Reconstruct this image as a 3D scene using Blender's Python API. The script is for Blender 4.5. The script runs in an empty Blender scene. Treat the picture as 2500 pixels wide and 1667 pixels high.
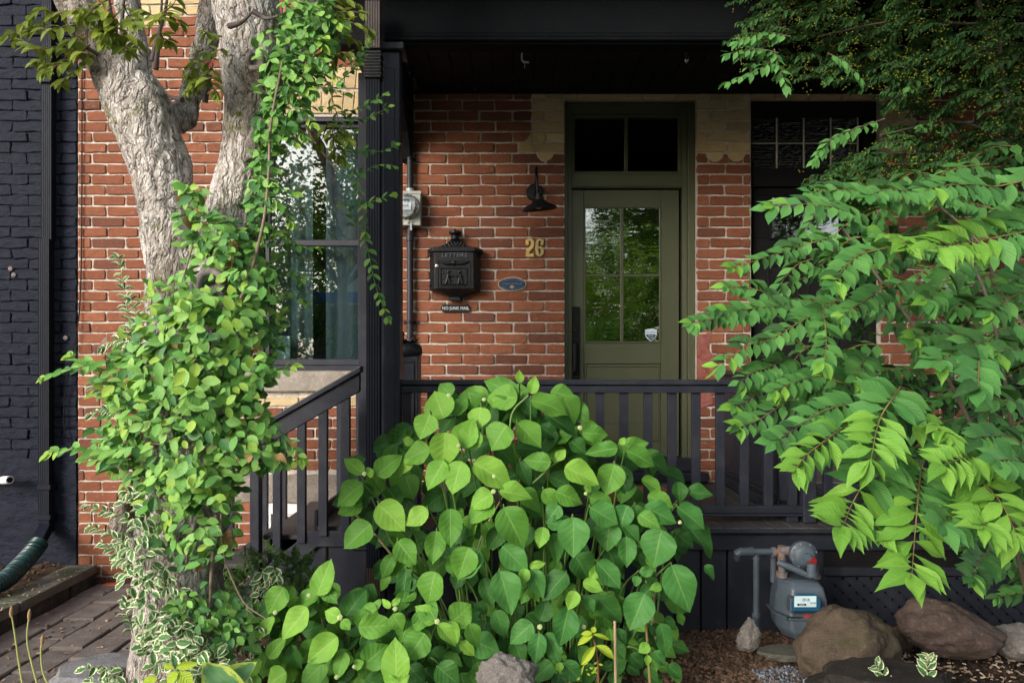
import bpy, bmesh, math, random
import numpy as np
from mathutils import Vector, Matrix, noise, Euler
R = random.Random(26)
S = bpy.context.scene
COL = S.collection
F = 1705.0           # focal length in pixels of the 2500 px wide photograph
EYE = 1.6
WY = 5.5             # distance of the house wall from the camera

# ------------------------------------------------------------- camera
cam = bpy.data.objects.new('camera', bpy.data.cameras.new('camera'))
COL.objects.link(cam)
cam.location = (0, 0, EYE)
cam.rotation_euler = (math.radians(90), 0, 0)
cam.data.sensor_width = 36
cam.data.lens = F/2500*36
cam.data.shift_y = 46.5/2500
cam.data.clip_start = .05
cam.data.clip_end = 400
S.camera = cam

# ------------------------------------------------------------- sky, sun, exposure
SUN_EL, SUN_AZ = math.radians(23), math.radians(219)
W = bpy.data.worlds.new('World'); S.world = W; W.use_nodes = True
nt = W.node_tree; nt.nodes.clear()
out = nt.nodes.new('ShaderNodeOutputWorld'); bg = nt.nodes.new('ShaderNodeBackground')
sky = nt.nodes.new('ShaderNodeTexSky'); sky.sky_type = 'NISHITA'; sky.sun_disc = False
sky.sun_elevation = SUN_EL; sky.sun_rotation = SUN_AZ; sky.dust_density = 3; sky.air_density = 1.2; sky.ozone_density = 1
hs = nt.nodes.new('ShaderNodeHueSaturation'); hs.inputs['Saturation'].default_value = .55
tc = nt.nodes.new('ShaderNodeTexCoord'); nz = nt.nodes.new('ShaderNodeTexNoise')
nz.inputs['Scale'].default_value = 2.2; nz.inputs['Detail'].default_value = 6
mr = nt.nodes.new('ShaderNodeMapRange'); mr.inputs[1].default_value = .35; mr.inputs[2].default_value = .7
mr.inputs[3].default_value = .85; mr.inputs[4].default_value = 1.35
mul = nt.nodes.new('ShaderNodeVectorMath'); mul.operation = 'SCALE'
nt.links.new(tc.outputs['Generated'], nz.inputs['Vector'])
nt.links.new(nz.outputs['Fac'], mr.inputs[0])
nt.links.new(sky.outputs[0], hs.inputs['Color']); nt.links.new(hs.outputs[0], mul.inputs[0])
nt.links.new(mr.outputs[0], mul.inputs['Scale']); nt.links.new(mul.outputs[0], bg.inputs['Color'])
bg.inputs['Strength'].default_value = .15
nt.links.new(bg.outputs[0], out.inputs[0])
sun = bpy.data.objects.new('sun', bpy.data.lights.new('sun', 'SUN')); COL.objects.link(sun)
sun.data.energy = 1.35; sun.data.angle = math.radians(26); sun.data.color = (1, .96, .9)
sd = Vector((math.sin(SUN_AZ)*math.cos(SUN_EL), math.cos(SUN_AZ)*math.cos(SUN_EL), math.sin(SUN_EL)))
sun.rotation_euler = sd.to_track_quat('Z', 'Y').to_euler()
V = S.view_settings; V.view_transform = 'Standard'; V.look = 'None'; V.gamma = 1; V.use_curve_mapping = False
V.exposure = 0.88
S.cycles.max_bounces = 8; S.cycles.diffuse_bounces = 4; S.cycles.glossy_bounces = 4
S.cycles.transparent_max_bounces = 8; S.cycles.transmission_bounces = 4

# ------------------------------------------------------------- helpers
def X(px, Y=WY): return (px-1250)*Y/F
def Z(py, Y=WY): return EYE+(880-py)*Y/F
def P(px, py, Y=WY): return Vector((X(px, Y), Y, Z(py, Y)))
def tag(o, label=None, cat=None, group=None, kind=None):
    if label: o['label'] = label
    if cat: o['category'] = cat
    if group: o['group'] = group
    if kind: o['kind'] = kind
    return o
def adopt(o, parent):
    if parent is not None:
        o.parent = parent
        o.matrix_parent_inverse = Matrix.Translation(-Vector(parent.get('base', (0, 0, 0))))
def empty(name, loc, label, cat, group=None):
    o = bpy.data.objects.new(name, None); COL.objects.link(o)
    o.location = loc; o['base'] = tuple(loc); o.empty_display_size = .1
    return tag(o, label, cat, group)
def obj(name, me, parent=None, mat=None, loc=None, bev=0, seg=1, M=None):
    o = bpy.data.objects.new(name, me); COL.objects.link(o)
    if mat is not None and not me.materials: me.materials.append(mat)
    if loc is not None: o.location = loc
    adopt(o, parent)
    if M is not None:
        o.matrix_basis = M
    if bev:
        m = o.modifiers.new('Bevel', 'BEVEL'); m.width = bev; m.segments = seg; m.limit_method = 'ANGLE'
    return o
def smooth(me, ang=None):
    me.polygons.foreach_set('use_smooth', [True]*len(me.polygons))
    if ang is not None:
        try: me.set_sharp_from_angle(angle=math.radians(ang))
        except Exception: pass
    return me

class MB:
    """collects simple solids into one mesh"""
    def __init__(s): s.v = []; s.f = []; s.m = []; s.mi = 0
    def add(s, vs, fs):
        n = len(s.v); s.v += [tuple(v) for v in vs]
        s.f += [tuple(i+n for i in f) for f in fs]; s.m += [s.mi]*len(fs); return s
    def box(s, x0, x1, y0, y1, z0, z1, M=None):
        vs = [Vector(p) for p in ((x0,y0,z0),(x1,y0,z0),(x1,y1,z0),(x0,y1,z0),(x0,y0,z1),(x1,y0,z1),(x1,y1,z1),(x0,y1,z1))]
        if M is not None: vs = [M@v for v in vs]
        return s.add(vs, [(0,3,2,1),(4,5,6,7),(0,1,5,4),(1,2,6,5),(2,3,7,6),(3,0,4,7)])
    def prism(s, pts, y0, y1):           # polygon in x,z extruded along y
        n = len(pts); vs = [(x, y0, z) for x, z in pts]+[(x, y1, z) for x, z in pts]
        a = sum(pts[i][0]*pts[(i+1) % n][1]-pts[(i+1) % n][0]*pts[i][1] for i in range(n))
        fs = [tuple(range(n)), tuple(range(2*n-1, n-1, -1))]+[(i, i+n, (i+1) % n+n, (i+1) % n) for i in range(n)]
        if a < 0: fs = [f[::-1] for f in fs]
        return s.add(vs, fs)
    def column(s, pts, z0, z1):          # polygon in x,y extruded along z
        n = len(pts); vs = [(x, y, z0) for x, y in pts]+[(x, y, z1) for x, y in pts]
        a = sum(pts[i][0]*pts[(i+1) % n][1]-pts[(i+1) % n][0]*pts[i][1] for i in range(n))
        fs = [tuple(range(n-1, -1, -1)), tuple(range(n, 2*n))]+[(i, (i+1) % n, (i+1) % n+n, i+n) for i in range(n)]
        if a < 0: fs = [f[::-1] for f in fs]
        return s.add(vs, fs)
    def loft(s, rings):
        n = len(rings[0]); k = len(rings); vs = [p for r in rings for p in r]
        fs = [tuple(range(n-1, -1, -1)), tuple(range((k-1)*n, k*n))]
        for j in range(k-1):
            for i in range(n):
                fs.append((j*n+i, j*n+(i+1) % n, (j+1)*n+(i+1) % n, (j+1)*n+i))
        return s.add(vs, fs)
    def tube(s, pts, rad, n=8, cap=True):
        pts = [Vector(p) for p in pts]; k = len(pts)
        if not hasattr(rad, '__len__'): rad = [rad]*k
        up = None; rings = []
        for i, p in enumerate(pts):
            d = (pts[min(i+1, k-1)]-pts[max(i-1, 0)]).normalized()
            if up is None:
                up = d.cross(Vector((0, 0, 1)) if abs(d.z) < .9 else Vector((1, 0, 0))).normalized()
            up = (up-d*up.dot(d)).normalized(); w = d.cross(up)
            rings.append([p+(up*math.cos(a)+w*math.sin(a))*rad[i] for a in [2*math.pi*j/n for j in range(n)]])
        return s.loft(rings)
    def lathe(s, prof, c, axis='Z', n=24):   # prof (r, h)
        c = Vector(c); rings = []
        for r, h in prof:
            ring = []
            for j in range(n):
                a = 2*math.pi*j/n; u, v = r*math.cos(a), r*math.sin(a)
                ring.append(c+(Vector((u, v, h)) if axis == 'Z' else Vector((v, h, u)) if axis == 'Y' else Vector((h, u, v))))
            rings.append(ring)
        return s.loft(rings)
    def mesh(s, name='mesh'):
        me = bpy.data.meshes.new(name); me.from_pydata(s.v, [], s.f)
        if any(s.m): me.polygons.foreach_set('material_index', s.m)
        me.update(); return me
    def build(s, name, mat, parent=None, bev=0, seg=1, sm=None, label=None):
        me = s.mesh(name)
        for m in (mat if isinstance(mat, (list, tuple)) else [mat]): me.materials.append(m)
        if sm is not None: smooth(me, sm)
        o = obj(name, me, parent, bev=bev, seg=seg)
        if label: o['label'] = label
        return o
def fixn(o):
    bm = bmesh.new(); bm.from_mesh(o.data); bmesh.ops.recalc_face_normals(bm, faces=bm.faces); bm.to_mesh(o.data); bm.free(); return o
def bx(name, x0, x1, y0, y1, z0, z1, mat, parent, bev=.003, label=None):
    return MB().box(x0, x1, y0, y1, z0, z1).build(name, mat, parent, bev=bev, label=label)
def crs(pts, k=6):                      # smooth a polyline
    P0 = [Vector(p) for p in pts]; Q = [P0[0]*2-P0[1]]+P0+[P0[-1]*2-P0[-2]]; o_ = []
    for i in range(1, len(Q)-2):
        for j in range(k):
            t = j/k; a, b, c, d = Q[i-1], Q[i], Q[i+1], Q[i+2]
            o_.append(.5*((2*b)+(c-a)*t+(2*a-5*b+4*c-d)*t*t+(3*b-a-3*c+d)*t**3))
    return o_+[P0[-1]]

# ------------------------------------------------------------- materials
def newmat(name):
    m = bpy.data.materials.new(name); m.use_nodes = True; t = m.node_tree; t.nodes.clear()
    return m, t
class N:
    def __init__(s, t): s.t = t
    def n(s, ty, **kw):
        nd = s.t.nodes.new('ShaderNode'+ty)
        for k, v in kw.items(): setattr(nd, k, v)
        return nd
    def link(s, a, b): s.t.links.new(a, b)
    def setin(s, nd, i, v):
        if hasattr(v, 'is_linked') or isinstance(v, bpy.types.NodeSocket): s.link(v, nd.inputs[i])
        else: nd.inputs[i].default_value = v
    def math(s, op, a, b=None, c=None, clamp=False):
        nd = s.n('Math', operation=op, use_clamp=clamp); s.setin(nd, 0, a)
        if b is not None: s.setin(nd, 1, b)
        if c is not None: s.setin(nd, 2, c)
        return nd.outputs[0]
    def mix(s, f, a, b, mode='MIX'):
        nd = s.n('MixRGB', blend_type=mode); s.setin(nd, 0, f)
        for i, v in ((1, a), (2, b)):
            s.setin(nd, i, v if isinstance(v, bpy.types.NodeSocket) else (*v, 1) if len(v) == 3 else v)
        return nd.outputs[0]
    def ramp(s, f, a, b, lo=0., hi=1.):
        nd = s.n('MapRange'); s.setin(nd, 0, f)
        nd.inputs[1].default_value = a; nd.inputs[2].default_value = b; nd.inputs[3].default_value = lo; nd.inputs[4].default_value = hi
        return nd.outputs[0]
    def noise(s, scale, detail=4, vec=None, rough=.55, dist=0):
        nd = s.n('TexNoise'); nd.inputs['Scale'].default_value = scale; nd.inputs['Detail'].default_value = detail
        nd.inputs['Roughness'].default_value = rough; nd.inputs['Distortion'].default_value = dist
        s.link(vec if vec is not None else s.pos(), nd.inputs['Vector']); return nd.outputs['Fac']
    def pos(s):
        if not hasattr(s, '_p'): s._p = s.n('NewGeometry').outputs['Position']
        return s._p
    def scaled(s, v, sc):
        nd = s.n('Mapping'); nd.inputs['Scale'].default_value = sc; s.link(v, nd.inputs['Vector']); return nd.outputs[0]
    def rnd(s):
        a = s.n('ObjectInfo').outputs['Random']; g = s.n('NewGeometry')
        return s.math('FRACT', s.math('ADD', a, g.outputs['Random Per Island']))
    def bump(s, h, st=.5, d=.01, nrm=None):
        nd = s.n('Bump'); nd.inputs['Strength'].default_value = st; nd.inputs['Distance'].default_value = d
        s.link(h, nd.inputs['Height'])
        if nrm is not None: s.link(nrm, nd.inputs['Normal'])
        return nd.outputs[0]
    def bsdf(s, col, rough=.6, nrm=None, metal=0, spec=.5, **kw):
        p = s.n('BsdfPrincipled')
        s.setin(p, 'Base Color', col if isinstance(col, bpy.types.NodeSocket) else (*col[:3], 1)); s.setin(p, 'Roughness', rough)
        p.inputs['Metallic'].default_value = metal; p.inputs['Specular IOR Level'].default_value = spec
        if nrm is not None: s.link(nrm, p.inputs['Normal'])
        for k, v in kw.items(): s.setin(p, k.replace('_', ' '), v)
        return p.outputs[0]
    def out(s, sh):
        o = s.n('OutputMaterial'); s.link(sh, o.inputs[0])
def vec3(nd): return nd

def m_plain(name, col, rough=.5, metal=0, var=.12, bst=.15, bsc=60, spec=.5):
    m, t = newmat(name); n = N(t)
    a = n.noise(bsc*.15, 5); b = n.noise(bsc, 4)
    c = n.mix(n.ramp(a, .3, .7), [x*(1-var) for x in col], [min(1, x*(1+var)) for x in col])
    n.out(n.bsdf(c, n.ramp(b, .3, .7, rough-.08, rough+.08), n.bump(b, bst, .004), metal, spec)); return m
def m_paint(name, col, grain=(40, 40, 4), dust=.10, rough=.42, spec=.3):
    """old glossy exterior paint on wood, with grain and dust specks"""
    m, t = newmat(name); n = N(t); p = n.pos()
    g = n.noise(1, 5, n.scaled(p, grain)); d = n.noise(9, 8, rough=.7); sp = n.noise(170, 2)
    c = n.mix(n.ramp(d, .48, .75, 0, dust), col, (.16, .15, .145))
    c = n.mix(n.ramp(sp, .70, .76, 0, .35), c, (.25, .23, .2))
    h = n.math('ADD', n.math('MULTIPLY', g, .6), n.math('MULTIPLY', d, .5))
    n.out(n.bsdf(c, n.ramp(d, .3, .7, rough-.1, rough+.15), n.bump(h, .35, .004), spec=spec)); return m
def m_brick(name, c1, c2, c3, dirt=.5):
    m, t = newmat(name); n = N(t); p = n.pos(); r = n.rnd()
    r2 = n.math('FRACT', n.math('MULTIPLY', r, 7.31)); c = n.mix(n.ramp(r, 0, .75), c1, c2); c = n.mix(n.ramp(r, .78, .9), c, c3); c = n.mix(n.ramp(r2, .0, 1, 0, .35), c, [x*.5 for x in c1])
    st = n.noise(1, 5, n.scaled(p, (14, 14, 60)), dist=.5); f = n.noise(150, 4); bl = n.noise(14, 5, rough=.65)
    c = n.mix(n.ramp(st, .3, .7, 0, .35), c, [x*.55 for x in c1])
    c = n.mix(n.ramp(bl, .45, .8, 0, dirt), c, (.07, .045, .035))
    c = n.mix(n.ramp(n.noise(32, 6, rough=.7), .60, .72, 0, .45), c, (.38, .30, .24)); c = n.mix(n.ramp(n.noise(2.2, 5, rough=.6), .5, .75, 0, .3), c, (.05, .035, .03))
    h = n.math('ADD', n.math('MULTIPLY', f, .35), n.math('ADD', n.math('MULTIPLY', st, .6), bl))
    ch = n.ramp(n.noise(55, 6, rough=.8), .64, .70, 0, 1); c = n.mix(n.math('MULTIPLY', ch, .6), c, [x*.45 for x in c1]); h = n.math('SUBTRACT', h, n.math('MULTIPLY', ch, .8))
    n.out(n.bsdf(c, .88, n.bump(h, .9, .009), spec=.2)); return m
def m_mortar():
    m, t = newmat('mortar'); n = N(t)
    a = n.noise(9, 6); b = n.noise(120, 4)
    c = n.mix(n.ramp(a, .3, .7), (.43, .385, .335), (.60, .55, .485))
    c = n.mix(n.ramp(n.noise(45, 4), .52, .72, 0, .7), c, (.17, .13, .105)); c = n.mix(n.ramp(n.noise(1.3, 5), .5, .75, 0, .3), c, (.24, .18, .14))
    n.out(n.bsdf(c, .95, n.bump(n.math('ADD', a, n.math('MULTIPLY', b, .5)), .8, .006), spec=.1)); return m
def m_stone(name, c1, c2, sc=6, rough=.85, moss=None, st=.8):
    m, t = newmat(name); n = N(t)
    a = n.noise(sc, 8, rough=.65); b = n.noise(sc*12, 5, rough=.7); r = n.rnd()
    c = n.mix(n.ramp(a, .32, .68), c1, c2)
    c = n.mix(n.ramp(b, .5, .75, 0, .5), c, [x*.5 for x in c1])
    c = n.mix(n.ramp(n.noise(sc*30, 5, rough=.8), .56, .62, 0, .55), c, [x*.35 for x in c1]); c = n.mix(n.ramp(n.noise(sc*5, 7, rough=.8), .56, .62, 0, .6), c, [min(1, x*1.5) for x in c2])
    c = n.mix(n.ramp(r, 0, 1, 0, .35), c, [x*.6 for x in c2])
    if moss:
        z = n.n('SeparateXYZ'); g = n.n('NewGeometry'); n.link(g.outputs['Normal'], z.inputs[0])
        f = n.math('MULTIPLY', n.ramp(z.outputs[2], .1, .9), n.ramp(n.noise(5, 5), .4, .6))
        c = n.mix(n.math('MULTIPLY', f, .75), c, moss)
    n.out(n.bsdf(c, rough, n.bump(n.math('ADD', a, n.math('MULTIPLY', b, .8)), st, .018), spec=.2)); return m
def m_leaf(name, ca, cb, vein=(.25, .42, .1), nv=7, vstr=.45, rough=.42, trans=.22, edge=None, bump=.5, tcol=None):
    m, t = newmat(name); n = N(t)
    uv = n.n('UVMap'); s = n.n('SeparateXYZ'); n.link(uv.outputs[0], s.inputs[0])
    u = n.math('ABSOLUTE', n.math('SUBTRACT', n.math('MULTIPLY', s.outputs[0], 2), 1)); v = s.outputs[1]
    r = n.rnd(); c = n.mix(r, ca, cb)
    nz = n.noise(18, 3); c = n.mix(n.ramp(nz, .35, .7, 0, .25), c, [x*.6 for x in ca])
    if edge:
        q = n.noise(3.5, 5, n.scaled(uv.outputs[0], (3, 2, 1)))
        ed = n.ramp(n.math('ADD', u, n.math('MULTIPLY', n.math('SUBTRACT', q, .5), 1.1)), .62, .72)
        ed = n.math('MAXIMUM', ed, n.ramp(v, .88, .93))
        c = n.mix(ed, c, edge)
    w = n.math('SUBTRACT', v, n.math('MULTIPLY', n.math('POWER', u, .8), .30))
    fr = n.math('ABSOLUTE', n.math('SUBTRACT', n.math('FRACT', n.math('MULTIPLY', w, nv)), .5))
    side = n.ramp(fr, .0, .06, 1, 0); mid = n.ramp(u, .02, .07, 1, 0)
    ve = n.math('MAXIMUM', n.math('MULTIPLY', side, .55), mid)
    c = n.mix(n.math('MULTIPLY', ve, vstr), c, vein)
    h = n.math('SUBTRACT', n.ramp(fr, 0, .5), n.math('MULTIPLY', mid, .5))
    h = n.math('ADD', h, n.math('MULTIPLY', n.noise(90, 3), .5))
    nr = n.bump(h, bump, .003)
    c = n.mix(n.ramp(n.noise(22, 5, rough=.7), .74, .78, 0, .5), c, (.20, .14, .04))
    p = n.bsdf(c, rough+.1, nr, spec=.28)
    tr = n.n('BsdfTranslucent'); n.link(n.mix(.5, c, tcol or (.22, .42, .03)), tr.inputs[0])
    mx = n.n('MixShader'); mx.inputs[0].default_value = trans; n.link(p, mx.inputs[1]); n.link(tr.outputs[0], mx.inputs[2])
    n.out(mx.outputs[0]); return m
def m_glass(name, refl=.16, tint=(.7, .78, .75), wav=0, wsc=6, rough=0):
    m, t = newmat(name); n = N(t)
    g = n.n('BsdfGlossy'); g.inputs['Roughness'].default_value = rough; g.inputs['Color'].default_value = (1, 1, 1, 1)
    tr = n.n('BsdfTransparent'); tr.inputs['Color'].default_value = (*tint, 1)
    fr = n.n('Fresnel'); fr.inputs['IOR'].default_value = 1.5
    f = n.math('ADD', fr.outputs[0], refl, clamp=True)
    if wav:
        h = n.math('ADD', n.noise(1, 3, n.scaled(n.pos(), (wsc, wsc, wsc*1.6))), n.math('MULTIPLY', n.noise(1, 1, n.scaled(n.pos(), (2, 2, wsc*5))), .35))
        b = n.bump(h, wav, .02); n.link(b, g.inputs['Normal'])
    mx = n.n('MixShader'); n.link(f, mx.inputs[0]); n.link(tr.outputs[0], mx.inputs[1]); n.link(g.outputs[0], mx.inputs[2])
    n.out(mx.outputs[0]); return m

BLK = (.016, .0175, .022)
M_RED = m_brick('red_brick', (.235, .080, .042), (.325, .122, .066), (.155, .060, .042))
M_PALE = m_brick('buff_brick', (.58, .43, .23), (.66, .52, .31), (.48, .36, .20), dirt=.15)
M_MORT = m_mortar()
def m_blackbrick():
    m, t = newmat('black_painted_brick'); n = N(t); p = n.pos()
    a = n.noise(1, 6, n.scaled(p, (12, 12, 22)), rough=.7); b = n.noise(70, 5, rough=.7)
    c = n.mix(n.ramp(a, .4, .7), (.0055, .0075, .016), (.016, .021, .040))
    c = n.mix(n.ramp(n.noise(50, 5, rough=.8), .68, .73, 0, .5), c, (.12, .09, .08))
    n.out(n.bsdf(c, n.ramp(a, .3, .7, .5, .7), n.bump(n.math('ADD', a, n.math('MULTIPLY', b, .5)), 1, .02), spec=.18)); return m
M_BB = m_blackbrick()
M_BLACK = m_paint('charcoal_paint', (.017, .0195, .029))
M_BLACKV = m_paint('charcoal_paint_upright', (.019, .0215, .032), grain=(60, 60, 5))
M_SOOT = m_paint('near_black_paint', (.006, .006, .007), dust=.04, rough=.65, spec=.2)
M_BEAM = m_paint('shaded_beam_paint', (.005, .006, .0075), dust=.02, rough=.7, spec=.05)  # charcoal made darker: the dimness along the top is put into this colour
M_DECK = m_paint('deck_paint', (.045, .043, .047), grain=(30, 5, 30), dust=.35, rough=.5)
M_OLIVE = m_paint('olive_paint', (.078, .085, .050), dust=.03, rough=.38)
M_CAST = m_plain('black_cast_metal', (.007, .008, .010), .42, .0, .3, .5, 130, .3)
M_PIPEB = m_plain('black_aluminium', (.008, .010, .017), .55, 0, .2, .12, 60, .12)
M_BROWN = m_plain('brown_aluminium', (.055, .035, .03), .4, 0, .3, .3, 60)
M_GREYM = m_plain('grey_painted_metal', (.36, .38, .36), .45, 0, .1, .1, 50)
M_GAS = m_plain('gas_meter_grey', (.058, .078, .100), .5, 0, .22, .35, 50)
def m_rusty():
    m, t = newmat('rusty_fitting'); n = N(t); a = n.noise(45, 6, rough=.7)
    n.out(n.bsdf(n.mix(n.ramp(a, .42, .6), (.11, .14, .17), (.19, .075, .03)), .75, n.bump(a, .8, .005))); return m
M_RUST = m_rusty()
M_BRASS = m_plain('brass_paint', (.56, .40, .13), .45, .2, .25, .3, 90)
M_STONE = m_stone('sill_stone', (.26, .225, .19), (.40, .36, .315), 9)
M_LINTEL = m_stone('lintel_stone', (.20, .165, .14), (.46, .41, .36), 11, st=1)
M_WHITE = m_plain('white_paint', (.72, .73, .74), .5)
M_DARKROOM = m_plain('dark_room', (.02, .021, .022), .9)
M_CURT = m_plain('curtain_cloth', (.26, .31, .33), .9)
M_GLASS = m_glass('window_glass', .11, (.74, .82, .84))
M_GLASSD = m_glass('wavy_door_glass', .28, (.35, .4, .35), wav=.07, wsc=6)
M_GLASST = m_glass('transom_glass', .07, (.5, .55, .55))
# ============================================================= SETTING: ground
def grid_mesh(x0, x1, y0, y1, nx, ny, fz, mat, name):
    xs = np.linspace(x0, x1, nx); ys = np.linspace(y0, y1, ny)
    vs = [(x, y, fz(x, y)) for y in ys for x in xs]
    fs = [(j*nx+i, j*nx+i+1, (j+1)*nx+i+1, (j+1)*nx+i) for j in range(ny-1) for i in range(nx-1)]
    me = bpy.data.meshes.new(name); me.from_pydata(vs, [], fs); smooth(me)
    me.materials.append(mat); return me
def m_soil():
    m, t = newmat('garden_soil'); n = N(t)
    a = n.noise(3, 6); b = n.noise(60, 6, rough=.75)
    c = n.mix(n.ramp(b, .35, .65), (.035, .022, .015), (.13, .085, .058)); c = n.mix(n.ramp(a, .4, .6, 0, .6), c, (.03, .022, .018))
    n.out(n.bsdf(c, .95, n.bump(b, 1, .02), spec=.1)); return m
M_SOIL = m_soil()
M_STREET = m_stone('asphalt', (.11, .11, .11), (.17, .168, .165), 4)
M_CONC = m_stone('concrete', (.34, .33, .31), (.46, .45, .43), 4)
M_LAWN = m_stone('lawn_green', (.035, .075, .02), (.06, .11, .03), 20)
tag(obj('ground', grid_mesh(-60, 60, -60, 40, 3, 3, lambda x, y: -.30, M_SOIL, 'ground')), kind='structure')
tag(obj('street', grid_mesh(-60, 60, -11, -4.5, 3, 3, lambda x, y: -.05, M_STREET, 'street')), kind='structure')
tag(obj('bounce_pavement', grid_mesh(-60, 60, -3.6, .2, 3, 3, lambda x, y: .0, M_CONC, 'bounce_pavement')), kind='structure')  # unseen pale concrete, added to bounce light up under the porch roof
tag(obj('lawn', grid_mesh(-60, 60, -30, -11, 3, 3, lambda x, y: .02, M_LAWN, 'lawn')), kind='structure')
def bedz(x, y):
    h = .03+.05*noise.noise(Vector((x*1.6, y*1.6, 0)))+.02*noise.noise(Vector((x*7, y*7, 2)))
    e = min(1, max(0, (x+1.88+.06*math.sin(y*4))/.22)); f = min(1, max(0, (y-.8)/.3))
    return h*e*f-(1-e*f)*.22
tag(obj('garden_bed', grid_mesh(-2.2, 6, .4, 4.6, 180, 110, bedz, M_SOIL, 'garden_bed')), kind='structure')
tag(obj('raised_soil', grid_mesh(-6.5, -3.44, 2, 5.6, 70, 80,
    lambda x, y: -.03+.05*noise.noise(Vector((x*3, y*3, 5)))+(.06 if y > 5.2 else 0)*(y-5.2), M_SOIL, 'raised_soil')), kind='structure')
# pavers on the side path
M_PAVE = m_stone('paver', (.12, .105, .097), (.23, .195, .175), 9)
pv = bpy.data.objects.new('side_path', grid_mesh(-3.3, -1.4, 1.5, 5.6, 3, 3, lambda x, y: -.175, m_stone('joint_sand', (.05, .04, .035), (.09, .075, .06), 20), 'side_path'))
COL.objects.link(pv); tag(pv, kind='structure')
pw, pl = .215, .315
for i in range(9):
    for j in range(14):
        x = -3.235+i*pw; y = 1.7+j*pl-(pl/2 if i % 2 else 0)+R.uniform(-.01, .01)
        if y > 5.45 or x > -1.55: continue
        y1 = min(y+pl-.012, 5.49)
        dz = R.uniform(-.006, .006)
        b = MB(); tl = R.uniform(-.004, .004)
        c = [(x+.006, y), (x+pw-.006, y), (x+pw-.006, y1), (x+.006, y1)]
        rings = []
        for sh, zz in ((0, -.2), (0, -.143), (.008, -.135)):
            rings.append([(cx+(sh if k in (0, 3) else -sh), cy+(sh if k < 2 else -sh), zz+dz+(tl if k in (0, 1) else -tl)) for k, (cx, cy) in enumerate(c)])
        b.loft(rings).build('paver', M_PAVE, pv)

# ============================================================= brick walls
H = .08313; Z0 = Z(451.8); BL = 80.2/310
def brick_mesh(w, h, rough=1, d=.03, proud=.007):
    b = MB(); hw, hh = w/2, h/2; cr = min(.008, w*.2)
    pts = []
    def j(s=.0032): return R.uniform(-s, s)*rough
    n = 3 if w > .12 else 1
    for i in range(n+1): pts.append((-hw+cr+(w-2*cr)*i/n, -hh))
    pts.append((hw, -hh+cr)); pts.append((hw, hh-cr))
    for i in range(n+1): pts.append((hw-cr-(w-2*cr)*i/n, hh))
    pts.append((-hw, hh-cr)); pts.append((-hw, -hh+cr))
    pts = [(x+j(), z+j()) for x, z in pts]
    tilt = R.uniform(-.0015, .0015); pr = proud+j(.0015)
    r0 = [(x, d, z) for x, z in pts]; r1 = [(x, -pr+.003, z) for x, z in pts]
    r2 = [(x*(1-.005/hw), -pr+tilt*x/hw, z*(1-.0045/hh)) for x, z in pts]
    b.loft([r0, r1, r2][::-1] if False else [r0, r1, r2]); return b
RED_VARS = {}
def brick_data(w, h, key, rough, proud):
    k = (round(w/.006), round(h/.004), key, R.randrange(4))
    if k not in RED_VARS:
        b = brick_mesh(k[0]*.006, k[1]*.004 if h < .06 or h > .08 else h, rough, proud=proud); me = b.mesh('brick')
        bm = bmesh.new(); bm.from_mesh(me); bmesh.ops.recalc_face_normals(bm, faces=bm.faces); bm.to_mesh(me); bm.free()
        RED_VARS[k] = me
    return RED_VARS[k]

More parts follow.
